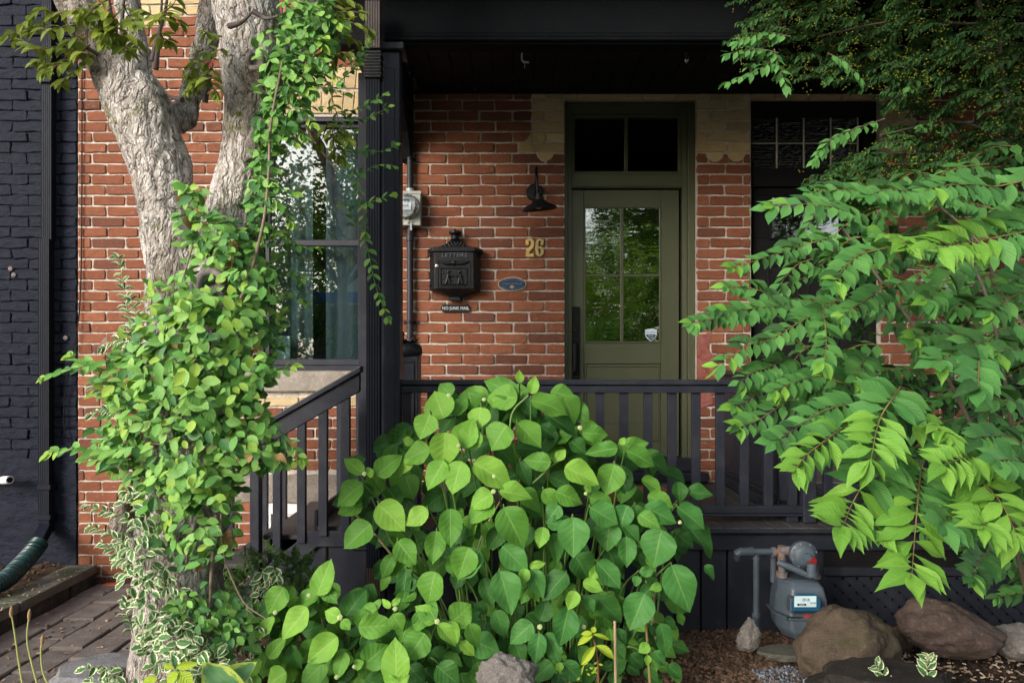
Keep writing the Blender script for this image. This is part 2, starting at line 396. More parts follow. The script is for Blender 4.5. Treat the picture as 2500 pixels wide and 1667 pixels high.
def rows_of(z_lo, z_hi):
    r = math.floor((Z0-z_hi)/H); out_ = []
    while Z0-r*H > z_lo: out_.append(r); r += 1
    return out_
def solid_segments(xa, xb, z, opens):
    seg = [(xa, xb)]
    for (a, b, c, d) in opens:
        if c < z < d:
            ns = []
            for s0, s1 in seg:
                if b <= s0 or a >= s1: ns.append((s0, s1)); continue
                if a > s0: ns.append((s0, a))
                if b < s1: ns.append((b, s1))
            seg = ns
    return seg
def build_wall(parent, xa, xb, zlo, zhi, opens, zones, skips, mat, pale, singles, joint=.0138, phase=None, rough=1, proud=.007, sing_max=300, wall_mat=M_MORT, brick_zlo=None):
    xs = sorted({xa, xb, *[v for o in opens for v in o[:2] if xa < v < xb]}); zs = sorted({zlo, zhi, *[v for o in opens for v in o[2:] if zlo < v < zhi]})
    b = MB()
    for i in range(len(xs)-1):
        for k in range(len(zs)-1):
            cx, cz = (xs[i]+xs[i+1])/2, (zs[k]+zs[k+1])/2
            if any(o[0] < cx < o[1] and o[2] < cz < o[3] for o in opens): continue
            b.box(xs[i], xs[i+1], WY+.004, WY+.25, zs[k], zs[k+1])
    w = b.build('wall', wall_mat, parent)
    bm = bmesh.new(); bm.from_mesh(w.data); bmesh.ops.remove_doubles(bm, verts=bm.verts, dist=1e-5)
    fc = {}                                                    # drop the inner faces between cells
    for f in bm.faces: fc.setdefault(frozenset(v.index for v in f.verts), []).append(f)
    bmesh.ops.delete(bm, geom=[f for l in fc.values() if len(l) > 1 for f in l], context='FACES')
    bm.to_mesh(w.data); bm.free()
    lst = []
    for r in rows_of(brick_zlo if brick_zlo is not None else zlo, min(zhi, 4.75)):
        zt = Z0-r*H; zc = zt-H/2
        for s0, s1 in solid_segments(xa, xb, zc, opens):
            cuts = {s0, s1}
            ph = phase(r, (s0+s1)/2); k = math.ceil((s0-ph)/BL); 
            while ph+k*BL < s1:
                cuts.add(ph+k*BL+R.uniform(-.008, .008)); k += 1
            for (a, b_, c, d, _) in zones:
                if c < zc < d: cuts |= {v for v in (a, b_) if s0 < v < s1}
            for (a, b_, c, d) in skips:
                if c < zc < d: cuts |= {v for v in (a, b_) if s0 < v < s1}
            hard = {s0, s1} | {v for z_ in zones if z_[2] < zc < z_[3] for v in z_[:2]} | {v for z_ in skips if z_[2] < zc < z_[3] for v in z_[:2]}
            cl = sorted(cuts); keep = [cl[0]]
            for c in cl[1:]:
                if c-keep[-1] < .045:
                    if c in hard:
                        if keep[-1] in hard: keep.append(c)
                        else: keep[-1] = c
                    continue
                keep.append(c)
            for a, b_ in zip(keep, keep[1:]):
                m = (a+b_)/2
                if any(q[0] < m < q[1] and q[2] < zc < q[3] for q in skips): continue
                if b_-a < .03: continue
                z_ = next((q[4] for q in zones if q[0] < m < q[1] and q[2] < zc < q[3]), None)
                aa = a+(.002 if a == s0 and a != xa else joint/2); bb = b_-(.002 if b_ == s1 and b_ != xb else joint/2)
                lst.append((m, zc, bb-aa, (aa+bb)/2, z_))
    def score(t):
        px, py = 1250+t[0]*310, 880-(t[1]-EYE)*310
        return min([i for i, (x0, x1, y0, y1) in enumerate(singles) if x0 < px < x1 and y0 < py < y1]+[99])
    lst.sort(key=score)
    mass = {}
    cnt = {None: 0, 'pale': 0}
    for i, (m, zc, wd, cx, z_) in enumerate(lst):
        hh = H-joint+R.uniform(-.002, .002)
        mt = pale if z_ else mat
        me = brick_data(wd, hh, 'p' if z_ else mat.name, rough, proud)
        if score((m, zc)) < 99 and cnt[z_] < sing_max:
            cnt[z_] += 1
            if not me.materials: me.materials.append(mt)
            o = obj('brick', me, w, loc=(cx+R.uniform(-.001, .001), WY+R.uniform(-.004, .003), zc+R.uniform(-.002, .002)))
            if z_: o['label'] = 'buff brick'
        else:
            q = mass.setdefault(z_, MB()); 
            q.add([(v.co.x+cx, v.co.y+WY+R.uniform(-.003, .003), v.co.z+zc) for v in me.vertices], [tuple(p.vertices) for p in me.polygons])
    for z_, q in mass.items():
        o = q.build('bricks', pale if z_ else mat, w); o['kind'] = 'stuff'
    return w
def rp(x0, x1, y0, y1): return (X(x0), X(x1), Z(y1), Z(y0))

house = empty('brick_house', (X(800), WY, -.2), 'red brick row house with olive front door and charcoal porch', 'house')
OP_WIN = rp(632, 962, 285, 903); OP_BASE = rp(645, 785, 1228, 1390); OP_DOOR = rp(1378, 1702, 240, 1190)
zones = [rp(1298, 1378, 205, 370)+('pale',), rp(1702, 1833, 205, 368)+('pale',), rp(1378, 1702, 205, 241)+('pale',),
         rp(320, 508, 0, 29)+('pale',), rp(350, 420, 29, 78)+('pale',), rp(545, 578, 155, 330)+('pale',), rp(962, 999, 305, 372)+('pale',),
         rp(600, 962, 957, 1005)+('pale',), rp(1265, 1298, 345, 370)+('pale',)]
skips = [rp(556, 990, 158, 285), rp(600, 985, 903, 957), rp(560, 900, 1156, 1228)]
def ph_main(r, x):
    if x < X(545): return X(261 if r % 2 == 0 else 225)
    return X(1049 if r % 2 == 0 else 1090.7)
w_main = build_wall(house, X(190), X(1833), -.35, 7, [OP_WIN, OP_BASE, OP_DOOR], zones, skips, M_RED, M_PALE,
    [(1012, 1380, 225, 935), (1700, 1835, 225, 900), (195, 372, 30, 1425), (430, 560, 100, 440), (555, 620, 1235, 1400)], phase=ph_main)
# flat arch of upright buff bricks over the window, stone sill and lintel
xc = X(772)
for i in range(15):
    t0 = -1+2*i/15; t1 = -1+2*(i+1)/15
    a0, a1, b0, b1 = xc+t0*.62, xc+t1*.62, xc+t0*.70, xc+t1*.70
    for (zb, zt_) in ((Z(283), Z(224)), (Z(221), Z(160))):
        f0 = (zb-Z(283))/(Z(160)-Z(283)); f1 = (zt_-Z(283))/(Z(160)-Z(283))
        l0, r0 = a0+(b0-a0)*f0+.003, a1+(b1-a1)*f0-.003; l1, r1 = a0+(b0-a0)*f1+.003, a1+(b1-a1)*f1-.003
        arch = .018*(1-((t0+t1)/2)**2)
        MB().prism([(l0, zb+arch), (r0, zb+arch), (r1, zt_), (l1, zt_)], WY-.008+R.uniform(-.001, .001), WY+.03).build('arch_brick', M_PALE, w_main, bev=.003)
def rough_stone(name, x0, x1, y0, y1, z0, z1, mat, parent, amp=.006):
    bm = bmesh.new(); bmesh.ops.create_cube(bm, size=1)
    for v in bm.verts: v.co = Vector((x0+(v.co.x+.5)*(x1-x0), y0+(v.co.y+.5)*(y1-y0), z0+(v.co.z+.5)*(z1-z0)))
    bmesh.ops.bevel(bm, geom=bm.edges[:], offset=.006, segments=2, affect='EDGES')
    long = [e for e in bm.edges if e.calc_length() > .1]
    bmesh.ops.subdivide_edges(bm, edges=long, cuts=14, use_grid_fill=True)
    for v in bm.verts: v.co += noise.noise_vector(v.co*14)*amp
    me = bpy.data.meshes.new(name); bm.to_mesh(me); bm.free(); smooth(me, 40); me.materials.append(mat)
    return obj(name, me, parent)
rough_stone('window_sill', X(602), X(983), WY-.045, WY+.15, Z(955), Z(905), M_STONE, house, .004)
rough_stone('stone_lintel', X(562), X(905), WY-.02, WY+.06, Z(1226), Z(1158), M_LINTEL, house, .013)
# round buff ears under the pale quoins
for px in (1332, 1744, 1797, 978):
    pts = [(X(px)+.066*math.cos(a), Z(373)+.068*math.sin(a)) for a in [math.pi+math.pi*k/12 for k in range(13)]]
    MB().prism(pts, WY-.013, WY+.02).build('arch_ear', M_PALE, w_main, bev=.003)
    ring = [(X(px)+.074*math.cos(a), Z(372)+.078*math.sin(a)) for a in [math.pi+math.pi*k/12 for k in range(13)]]
    MB().prism(ring, WY-.0075, WY+.02).build('mortar_ring', M_MORT, w_main)
MB().prism([(X(1263), Z(370)), (X(1300), Z(370)), (X(1300), Z(322))], WY-.0086, WY+.02).build('corner_brick', M_PALE, w_main, bev=.002)
# peeling red paint / patched render by the door jamb
pts = [(X(1702), Z(1000)), (X(1740), Z(985)), (X(1735), Z(930)), (X(1748), Z(880)), (X(1728), Z(850)), (X(1736), Z(810)), (X(1702), Z(822))]
MB().prism(pts, WY-.0095, WY+.01).build('render_patch', m_stone('red_render', (.26, .06, .05), (.42, .17, .14), 14), w_main)
pts = [(X(243), Z(842)), (X(262), Z(818)), (X(288), Z(815)), (X(282), Z(835)), (X(286), Z(866)), (X(250), Z(868))]
MB().prism(pts, WY-.0095, WY+.01).build('chipped_patch', m_stone('chipped_brick', (.16, .07, .06), (.5, .38, .3), 30), w_main)

# ------------------------------------------------------------- main window
def frame_rect(x0, x1, z0, z1, t, y0, y1, b=None, tb=None, tt=None):
    b = b or MB(); tb = tb or t; tt = tt or t
    b.box(x0, x0+t, y0, y1, z0, z1); b.box(x1-t, x1, y0, y1, z0, z1)
    b.box(x0+t, x1-t, y0, y1, z1-tt, z1); b.box(x0+t, x1-t, y0, y1, z0, z0+tb); return b
win = empty('window', (X(797), WY, Z(903)), None, None); win.parent = None; adopt(win, house)
# (kept as a part of the house: an empty one level down would waste a level, so its pieces hang from the frame mesh)
bpy.data.objects.remove(win)
x0, x1, z0, z1 = OP_WIN
wf = frame_rect(x0, x1, z0, z1, .034, WY+.012, WY+.14).build('window', M_BLACKV, house, bev=.003)
xi0, xi1 = x0+.036, x1-.036; zm = Z(592)
frame_rect(xi0, xi1, zm-.018, z1-.036, .036, WY+.05, WY+.10).build('upper_sash', M_BLACKV, wf, bev=.004)
frame_rect(xi0, xi1, z0+.036, zm+.026, .040, WY+.026, WY+.074, tb=.05, tt=.05).build('lower_sash', M_BLACKV, wf, bev=.005)
MB().box(xi0+.034, xi1-.034, WY+.074, WY+.080, zm-.01, z1-.06).build('pane', M_GLASS, wf)
MB().box(xi0+.038, xi1-.038, WY+.048, WY+.054, z0+.08, zm-.02).build('pane', M_GLASS, wf)
bx('window_stool', x0-.01, x1+.01, WY-.02, WY+.012, z0-.016, z0+.016, M_BLACK, wf)
def curtain(xa, xb, za, zb, y, mat, parent, amp=.02, fr=40):
    n = 60; vs = []; fs = []
    for i in range(n+1):
        x = xa+(xb-xa)*i/n; yy = y+amp*math.sin(x*fr)+amp*.4*math.sin(x*fr*2.3+1)
        vs += [(x, yy, za), (x, yy, zb)]
    for i in range(n): fs.append((2*i, 2*i+2, 2*i+3, 2*i+1))
    me = bpy.data.meshes.new('curtain'); me.from_pydata(vs, [], fs); smooth(me); me.materials.append(mat)
    return obj('curtain', me, parent)
curtain(X(640), X(745), Z(900), Z(290), WY+.22, M_CURT, wf)
curtain(X(775), X(900), Z(900), Z(290), WY+.26, M_CURT, wf, .015, 30)
def room(name, xa, xb, za, zb, parent, dep=3, y=WY+.26):
    b = MB(); b.add([(xa, y, za), (xb, y, za), (xb, y+dep, za), (xa, y+dep, za), (xa, y, zb), (xb, y, zb), (xb, y+dep, zb), (xa, y+dep, zb)],
        [(0, 1, 2, 3), (4, 7, 6, 5), (1, 5, 6, 2), (2, 6, 7, 3), (3, 7, 4, 0)]); return b.build(name, M_DARKROOM, parent)
room('room', X(560), X(1010), Z(960), Z(240), wf)
bx('paper_notice', X(662), X(700), WY+.085, WY+.087, Z(893), Z(818), m_plain('notice_paper', (.42, .58, .56), .8), wf, 0)
# basement window
x0, x1, z0, z1 = OP_BASE
bw = frame_rect(x0+.003, x1-.003, z0, z1-.002, .05, WY+.0, WY+.12, tt=.085).build('basement_window', M_WHITE, house, bev=.003)
frame_rect(x0+.055, x1-.055, z0+.05, z1-.09, .022, WY+.02, WY+.09).build('sash', M_WHITE, bw, bev=.002)
MB().box(x0+.077, x1-.077, WY+.05, WY+.056, z0+.07, z1-.112).build('pane', M_GLASST, bw)
room('room', x0, x1, z0, z1, bw, 1)
bx('warning_label', X(752), X(765), WY+.04, WY+.049, Z(1283), Z(1263), m_plain('red_label', (.4, .05, .05), .6), bw, 0)

# ------------------------------------------------------------- front door
DY = WY+.10
x0, x1, z0, z1 = OP_DOOR
fr = MB()
fr.box(x0+.002, X(1398), DY-.03, DY+.1, z0, z1-.002); fr.box(X(1672), x1-.002, DY-.03, DY+.1, z0, z1-.002)
fr.box(X(1398), X(1672), DY-.03, DY+.1, Z(268), z1-.002)
df = fr.build('door_frame', M_OLIVE, house, bev=.004)
for a, b_, d in ((x0+.0, X(1388), .045), (X(1388), X(1394), .036), (X(1684), x1-.001, .045), (X(1676), X(1684), .036)):
    bx('door_moulding', a+.001, b_-.001, DY-d, DY-.0295, z0, z1-.02, M_OLIVE, df, .004)
bx('door_moulding', X(1394), X(1676), DY-.045, DY-.0295, Z(262), Z(250), M_OLIVE, df, .004)
bx('transom_bar', X(1398), X(1672), DY-.02, DY+.08, Z(453), Z(418), M_OLIVE, df, .004)
bx('transom_moulding', X(1398), X(1672), DY-.032, DY-.019, Z(450), Z(443), M_OLIVE, df, .003)
tf = frame_rect(X(1398), X(1672), Z(418), Z(268), .026, DY-.005, DY+.05, tb=.025).build('transom_window', M_OLIVE, df, bev=.003)
bx('muntin', X(1530), X(1538), DY+.0, DY+.045, Z(409), Z(276), M_OLIVE, df, .002)
for a, b_ in ((1405, 1530), (1538, 1665)):
    MB().box(X(a), X(b_), DY+.025, DY+.03, Z(411), Z(275)).build('transom_pane', M_GLASST, df)
# the slab
SY = DY-.002
sl = MB(); gx0, gx1, gz0, gz1 = X(1429), X(1620), Z(836), Z(498)
dx0, dx1, dz0, dz1 = X(1392), X(1665), Z(1118), Z(457)
sl.box(dx0, gx0-.002, SY, SY+.045, dz0, dz1); sl.box(gx1+.002, dx1, SY, SY+.045, dz0, dz1)
sl.box(gx0, gx1, SY+.001, SY+.045, gz1, dz1); sl.box(gx0, gx1, SY+.001, SY+.045, Z(888), gz0)
sl.box(gx0, gx1, SY+.012, SY+.04, Z(1085), Z(888)); sl.box(gx0, gx1, SY+.001, SY+.045, dz0, Z(1085))
door = sl.build('door', M_OLIVE, house, bev=.0025, label='olive green front door with four wavy glass panes')
frame_rect(gx0, gx1, gz0, gz1, .012, SY-.006, SY+.02).build('glazing_bead', M_OLIVE, door, bev=.003)
bx('muntin', X(1519), X(1527), SY-.004, SY+.02, gz0+.012, gz1-.012, M_OLIVE, door, .003)
for a, b_ in ((gx0+.012, X(1519)), (X(1527), gx1-.012)): bx('muntin', a, b_, SY-.003, SY+.02, Z(672), Z(666), M_OLIVE, door, .003)
for a, b_ in ((gx0+.012, X(1519)), (X(1527), gx1-.012)):
    for c, d in ((gz0+.012, Z(672)), (Z(666), gz1-.012)):
        MB().box(a, b_, SY+.006, SY+.011, c, d).build('pane', M_GLASSD, door)
frame_rect(X(1433), X(1615), Z(1080), Z(893), .008, SY+.004, SY+.02).build('panel_moulding', M_OLIVE, door, bev=.003)
bx('panel_groove', X(1433), X(1615), SY+.009, SY+.02, Z(1038), Z(1034), M_OLIVE, door, .001)
room('room', X(1378), X(1702), Z(1118), Z(265), df, 3, DY+.11)
sg = MB(); sg.tube([P(1469, 270, WY+1.2), P(1469, 352, WY+1.2)], .006); sg.lathe([(.005, .18), (.05, .17), (.085, .12), (.09, -.2)], P(1469, 395, WY+1.2))
sg.build('pendant', M_CAST, df)
hp = MB(); hp.box(X(1392), X(1418), SY-.02, SY-.001, Z(928), Z(747)); 
hd = hp.build('lock_plate', M_SOOT, door, bev=.006, seg=2)
MB().tube(crs([(X(1405), SY-.012, Z(838)), (X(1405), SY-.05, Z(842)), (X(1405), SY-.055, Z(870)), (X(1405), SY-.05, Z(905)), (X(1405), SY-.015, Z(912))]), .016, 10).build('pull_handle', M_SOOT, door, sm=60)
bx('handle_foot', X(1394), X(1416), SY-.024, SY-.001, Z(925), Z(896), M_SOOT, door, .006)
MB().lathe([(.012, 0), (.012, -.012)], (X(1405), SY-.02, Z(805)), 'Y', 16).build('keyhole', m_plain('lock_black', (.004, .004, .004), .25), door)
bx('door_sill', X(1380), X(1700), WY-.03, DY+.06, Z(1150), Z(1119), M_BLACK, house, .006)
bx('door_step', X(1365), X(1722), WY-.10, WY-.008, Z(1172), Z(1150), M_BLACK, house, .01)
# round-cornered sticker in the lower right pane
def txt(name, s, size, loc, mat, parent, ext=.0006, align='CENTER', rotz=0, bold=0, sx=1, shear=0):
    c = bpy.data.curves.new(name, 'FONT'); c.body = s; c.size = size; c.extrude = ext; c.align_x = align; c.align_y = 'CENTER'; c.offset = bold; c.shear = shear
    c.resolution_u = 2
    t = bpy.data.objects.new('t', c); COL.objects.link(t)
    dg = bpy.context.evaluated_depsgraph_get(); me = bpy.data.meshes.new_from_object(t.evaluated_get(dg)); bpy.data.objects.remove(t)
    M = Matrix.Translation(loc)@Matrix.Rotation(rotz, 4, 'Y')@Matrix.Rotation(math.pi/2, 4, 'X')@Matrix.Diagonal((sx, 1, 1, 1))
    me.transform(M); me.materials.clear(); me.materials.append(mat)
    return obj(name, me, parent)
M_STW = m_plain('sticker_white', (.62, .70, .78), .4); M_STG = m_plain('sticker_green', (.01, .05, .05), .4); M_INK = m_plain('sticker_blue', (.16, .2, .42), .5)
def shield(cx, cz, s, cut=None):
    p = [(-1, .82), (-.5, .97), (0, 1), (.5, .97), (1, .82), (1, .1), (.85, -.35), (.45, -.8), (0, -1.1), (-.45, -.8), (-.85, -.35), (-1, .1)]
    if cut: p = [(-1, .12), (1, .12), (.85, -.35), (.45, -.8), (0, -1.1), (-.45, -.8), (-.85, -.35)]
    return [(cx+x*s, cz+z*s*1.02) for x, z in p]
cx, cz = X(1595.5), Z(816)
st = MB().prism(shield(cx, cz, .047), SY+.0035, SY+.005).build('security_sticker', M_STW, door)
MB().prism(shield(cx, cz-.002, .040, 1), SY+.0025, SY+.0036).build('sticker_field', M_STG, st)
txt('sticker_text', 'ACCEIVO', .021, (cx, SY+.003, cz+.020), M_INK, st)
txt('sticker_text', 'Smart', .019, (cx, SY+.002, cz-.008), M_STW, st); txt('sticker_text', 'Security', .019, (cx, SY+.002, cz-.025), M_STW, st)

# ============================================================= left neighbour, painted black
hb = empty('black_brick_house', (X(60), WY, 0), 'neighbouring row house with brick wall painted black, left edge', 'house')
wb = build_wall(hb, X(-260), X(189), -.35, 7, [], [], [rp(-300, 200, 1118, 1500)], M_BB, M_BB, [(-60, 192, -20, 1118)], joint=.009, phase=lambda r, x: X(70 if r % 2 else 30)+.01*math.sin(r*3.1),
    rough=2.4, proud=.009, wall_mat=M_BB)
def parge(x, z): return WY-.004+.012*noise.noise(Vector((x*5, 0, z*7)))+.005*noise.noise(Vector((x*23, 3, z*30)))
nx, nz = 60, 50; vs = []; fs = []
for j in range(nz):
    for i in range(nx):
        x = X(-260)+(X(189)-X(-260))*i/(nx-1); z = -.1+(Z(1118)+.1)*j/(nz-1); vs.append((x, parge(x, z)-.012, z))
for j in range(nz-1):
    for i in range(nx-1): fs.append((j*nx+i, j*nx+i+1, (j+1)*nx+i+1, (j+1)*nx+i))
me = bpy.data.meshes.new('parging'); me.from_pydata(vs, [], fs); smooth(me); me.materials.append(M_BB); obj('foundation_parging', me, hb)
for q, (px, py) in enumerate(((30, 657), (38, 672), (164, 825))):
    MB().lathe([(.001, -.03), (.018, -.024), (.02, .01)], P(px, py), 'Y', 10).build('rusty_stub', M_RUST, hb, sm=50)

# ============================================================= right neighbour
hr = empty('neighbour_brick_house', (X(2200), WY, 0), 'neighbouring brick house with black door and glass block transom behind shrubs', 'house')
OP_R = rp(1833, 2150, 240, 1190)
wr = build_wall(hr, X(1833.5), X(3100), -.35, 7, [(OP_R[0]+.002,)+OP_R[1:]], [rp(1834, 2150, 205, 241)+('pale',), rp(2150, 2235, 205, 370)+('pale',)], [], M_RED, M_PALE,
    [(2150, 2500, 240, 1000)], phase=ph_main, sing_max=120)
fr = MB(); x0, x1, z0, z1 = OP_R
fr.box(x0+.004, x0+.03, DY-.04, DY+.1, z0, z1-.002); fr.box(x1-.1, x1-.002, DY-.04, DY+.1, z0, z1-.002)
fr.box(x0+.03, x1-.1, DY-.04, DY+.1, Z(278), z1-.002); fr.box(x0+.03, x1-.1, DY-.03, DY+.1, Z(450), Z(405))
rf = fr.build('door_frame', M_SOOT, hr, bev=.004)
sl = MB(); a0, a1 = X(1850), X(2118)
sl.box(a0, a1, DY+.01, DY+.05, Z(1118), Z(575)); sl.box(a0, a1, DY+.01, DY+.05, Z(470), Z(450)); sl.box(a0, X(1895), DY+.01, DY+.05, Z(575), Z(470)); sl.box(X(2070), a1, DY+.01, DY+.05, Z(575), Z(470))
rd = sl.build('door', M_SOOT, hr, bev=.003, label='plain black door with small window')
frame_rect(X(1890), X(2075), Z(580), Z(465), .02, DY-.006, DY+.012).build('glazing_bead', M_SOOT, rd, bev=.004)
MB().box(X(1895), X(2070), DY+.025, DY+.03, Z(575), Z(470)).build('pane', M_GLASSD, rd)
for a in (1885, 1985): frame_rect(X(a), X(a+80), Z(1080), Z(640), .02, DY-.002, DY+.012).build('door_panel', M_SOOT, rd, bev=.005)
room('room', x0, x1, Z(1118), z1, rf, 2, DY+.12)
M_GBLK = m_glass('glass_block', .06, (.16, .17, .17), wav=.8, wsc=22)
M_GRID = m_plain('block_grout', (.55, .52, .45), .8)
for i in range(4):
    for j in range(2):
        xa, xb, za, zb = X(1842+67*i), X(1905+67*i), Z(340+64*j-1), Z(279+64*j)
        g = frame_rect(xa, xb, za, zb, .006, DY-.012, DY+.05).build('glass_block_rim', m_plain('block_rim', (.05, .05, .045), .3), hr, bev=.002)
        MB().box(xa+.006, xb-.006, DY-.006, DY+.045, za+.006, zb-.006).build('glass_block', M_GBLK, g, bev=.008)
gm = MB()
for i in range(4): gm.box(X(1905+67*i), X(1909+67*i), DY-.008, DY+.04, Z(405), Z(278))
for i in range(4): gm.box(X(1842+67*i), X(1905+67*i), DY-.0079, DY+.04, Z(343.5), Z(340.5))
gm.build('block_joint', M_GRID, hr)
mb = empty('metal_mailbox', P(2300, 740), 'pale grey metal letter box on brick wall behind shrub leaves', 'mailbox')
bx('body', X(2250), X(2350), WY-.12, WY-.012, Z(738), Z(700), m_plain('pale_metal', (.42, .42, .5), .5), mb, .01); bx('tray', X(2252), X(2340), WY-.10, WY-.012, Z(756), Z(739), M_SOOT, mb, .005)
# ============================================================= porch
PF = .638                       # deck height
porch = empty('porch', (X(1400), 4.1, .04), 'charcoal painted wooden porch with railing, stair and dark roof', 'porch')
DX0, DX1 = -.93, 4.2
# deck boards run from wall to front edge
bwid = .098; k = 0; x = DX0
me_board = {}
while x < DX1:
    b = MB(); b.box(0, bwid-.004, 4.02, WY-.012, -.028, 0)
    if 'b' not in me_board: me_board['b'] = b.mesh('deck_board'); me_board['b'].materials.append(M_DECK)
    o = obj('deck_board', me_board['b'], porch, loc=(x, 0, PF+R.uniform(-.0015, .0015)), bev=.004); x += bwid; k += 1
bx('deck_nosing', DX0-.02, DX1, 3.985, 4.018, PF-.032, PF-.004, M_BLACK, porch, .012)
bx('deck_fascia', DX0, DX1, 4.02, 4.05, PF-.13, PF-.034, M_BLACK, porch, .004)
# skirt of upright boards, left of the lattice
x = -1.33; w = .152
while x < 1.78:
    bx('skirt_board', x, x+w-.012, 4.045+R.uniform(0, .004), 4.07, -.1, PF-.131, M_BLACKV, porch, .003); x += w
bx('skirt_backing', -1.3, DX1, 4.09, 4.11, -.15, PF-.14, M_SOOT, porch, 0)
# right part: beam, rail and lattice
bx('skirt_board', 1.80, DX1, 4.04, 4.07, Z(1383, 4.05), PF-.131, M_SOOT, porch, .003)
bx('lattice_rail', 1.80, DX1, 4.02, 4.07, Z(1405, 4.03), Z(1384, 4.03), M_BLACK, porch, .005)
LZ0, LZ1, LX0, LX1 = -.05, Z(1405, 4.05)-.003, 1.80, 3.75
def clip_slat(c, sgn, w, y0, y1, name):
    # strip x*sgn... along direction (1, sgn)
    from itertools import chain
    poly = [(-5, -w/2), (5, -w/2), (5, w/2), (-5, w/2)]; ca = math.sqrt(.5)
    pl = [(c+x*ca-y*ca*sgn, (LZ0+LZ1)/2+x*ca*sgn+y*ca) for x, y in poly]
    for (nx, nz, d) in ((1, 0, LX0), (-1, 0, -LX1), (0, 1, LZ0), (0, -1, -LZ1)):
        o_ = []
        for i in range(len(pl)):
            a, b = pl[i-1], pl[i]; da = a[0]*nx+a[1]*nz-d; db = b[0]*nx+b[1]*nz-d
            if da >= 0: o_.append(a)
            if (da > 0) != (db > 0) and abs(da-db) > 1e-9:
                t = da/(da-db); o_.append((a[0]+(b[0]-a[0])*t, a[1]+(b[1]-a[1])*t))
        pl = o_
        if len(pl) < 3: return
    fixn(MB().prism(pl, y0, y1).build(name, M_BLACK, porch))
c = LX0-.4
while c < LX1+.4:
    clip_slat(c, -1, .044, 4.045, 4.051, 'lattice_slat'); clip_slat(c+.04, 1, .044, 4.0515, 4.058, 'lattice_slat'); c += .0829
# ---- railing
def rail_profile(b, x0, x1, y, z, along='x'):
    b.box(x0, x1, y-.045, y+.045, z-.030, z)          # cap
    b.box(x0, x1, y-.028, y+.028, z-.038, z-.030)
    b.box(x0, x1, y-.038, y+.038, z-.078, z-.038)
RY = 4.17; RZ = Z(927, RY-.045); rx0 = X(976, RY)+.0; rx1 = X(1958, RY)
rb = MB(); rail_profile(rb, rx0-.02, rx1, RY, RZ)
railing = rb.build('railing', M_BLACK, porch, bev=.007, seg=2)
bz0, bz1 = PF+.055, PF+.10
MB().box(rx0, rx1+.1, RY-.03, RY+.03, bz0, bz1).box(rx0, rx1+.1, RY-.045, RY+.045, bz0-.014, bz0-.0).build('bottom_rail', M_BLACK, railing, bev=.006, seg=2)
bal = MB().box(-.0245, .0245, -.018, .018, bz1, RZ-.078).mesh('baluster'); bal.materials.append(M_BLACKV)
px = 1407-59*7
while px < 1950:
    obj('baluster', bal, railing, loc=(X(px, RY-.018), RY, R.uniform(-.0005, 0)), bev=.002); px += 58.9
for px in (1930, 1100, 1500):
    bx('rail_block', X(px, RY)-.035, X(px, RY)+.035, RY-.035, RY+.035, PF+.001, bz0-.0145, M_BLACK, railing, .004)
# neighbour's rail further right
nb = MB(); rail_profile(nb, X(1990, RY), DX1, RY, RZ)
nrail = nb.build('neighbour_railing', M_BLACK, porch, bev=.007, seg=2)
bx('newel', X(1955, RY), X(1986, RY), RY-.045, RY+.045, PF+.001, RZ+.02, M_BLACKV, nrail, .006)
MB().box(X(1986, RY), DX1, RY-.03, RY+.03, bz0, bz1).build('bottom_rail', M_BLACK, nrail, bev=.006)
for k in range(12): obj('baluster', bal, nrail, loc=(X(2020+59*k, RY), RY, 0), bev=.002)
# ---- party screen between the two porches, running to the wall
bx('party_screen', 1.625, 1.675, 4.24, WY-.01, PF+.11, Z(915), M_BLACKV, porch, .004)
bx('screen_cap', 1.60, 1.70, 4.22, WY-.01, Z(915)+.001, Z(904), M_BLACK, porch, .008)
ps = MB()
for zz, o_ in ((PF+.11, .012), (PF+.135, .02), (PF+.155, .01)): ps.box(1.625-o_, 1.6249, 4.24, WY-.012, zz-.02, zz)
ps.box(1.60, 1.6245, 4.24, WY-.012, PF+.03, PF+.09); ps.build('screen_moulding', M_BLACK, porch, bev=.004)
# ---- post with cap and trim board
PYY = 4.13; p0, p1 = X(926, PYY-.06), X(976, PYY-.06)
PT = Z(126, PYY-.06)
bx('post', p0, p1, PYY-.06, PYY+.06, PF+.001, PT, M_BLACKV, porch, .006)
bx('post_panel', p0+.022, p1-.03, PYY-.066, PYY-.0605, PF+.3, PT-.1, M_BLACKV, porch, .003)
bx('post_base', p0-.012, p1+.012, PYY-.072, PYY+.072, PF+.0015, PF+.14, M_BLACK, porch, .006)
bx('post_cap', p0-.02, p1+.028, PYY-.09, PYY+.09, PT+.001, PT+.045, M_BLACK, porch, .006)
bx('trim_post', X(874, 4.32), X(897, 4.32), 4.32, 4.40, PF+.001, 3.38, M_BLACKV, porch, .004)
# ---- beam, mouldings, ceiling, side beam with bracket
BZ0 = PT+.047
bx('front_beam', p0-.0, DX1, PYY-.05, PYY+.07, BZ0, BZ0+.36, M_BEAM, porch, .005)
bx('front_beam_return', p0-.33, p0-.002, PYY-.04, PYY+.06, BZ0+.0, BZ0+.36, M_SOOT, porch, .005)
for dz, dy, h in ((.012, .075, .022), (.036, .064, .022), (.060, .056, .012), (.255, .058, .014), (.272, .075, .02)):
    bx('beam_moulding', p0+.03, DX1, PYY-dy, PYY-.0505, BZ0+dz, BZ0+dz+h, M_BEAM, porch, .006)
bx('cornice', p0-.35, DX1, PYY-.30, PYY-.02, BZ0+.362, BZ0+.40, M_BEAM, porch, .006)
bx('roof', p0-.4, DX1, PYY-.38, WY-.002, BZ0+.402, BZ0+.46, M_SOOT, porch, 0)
CZ = Z(231)
x = p0+.05
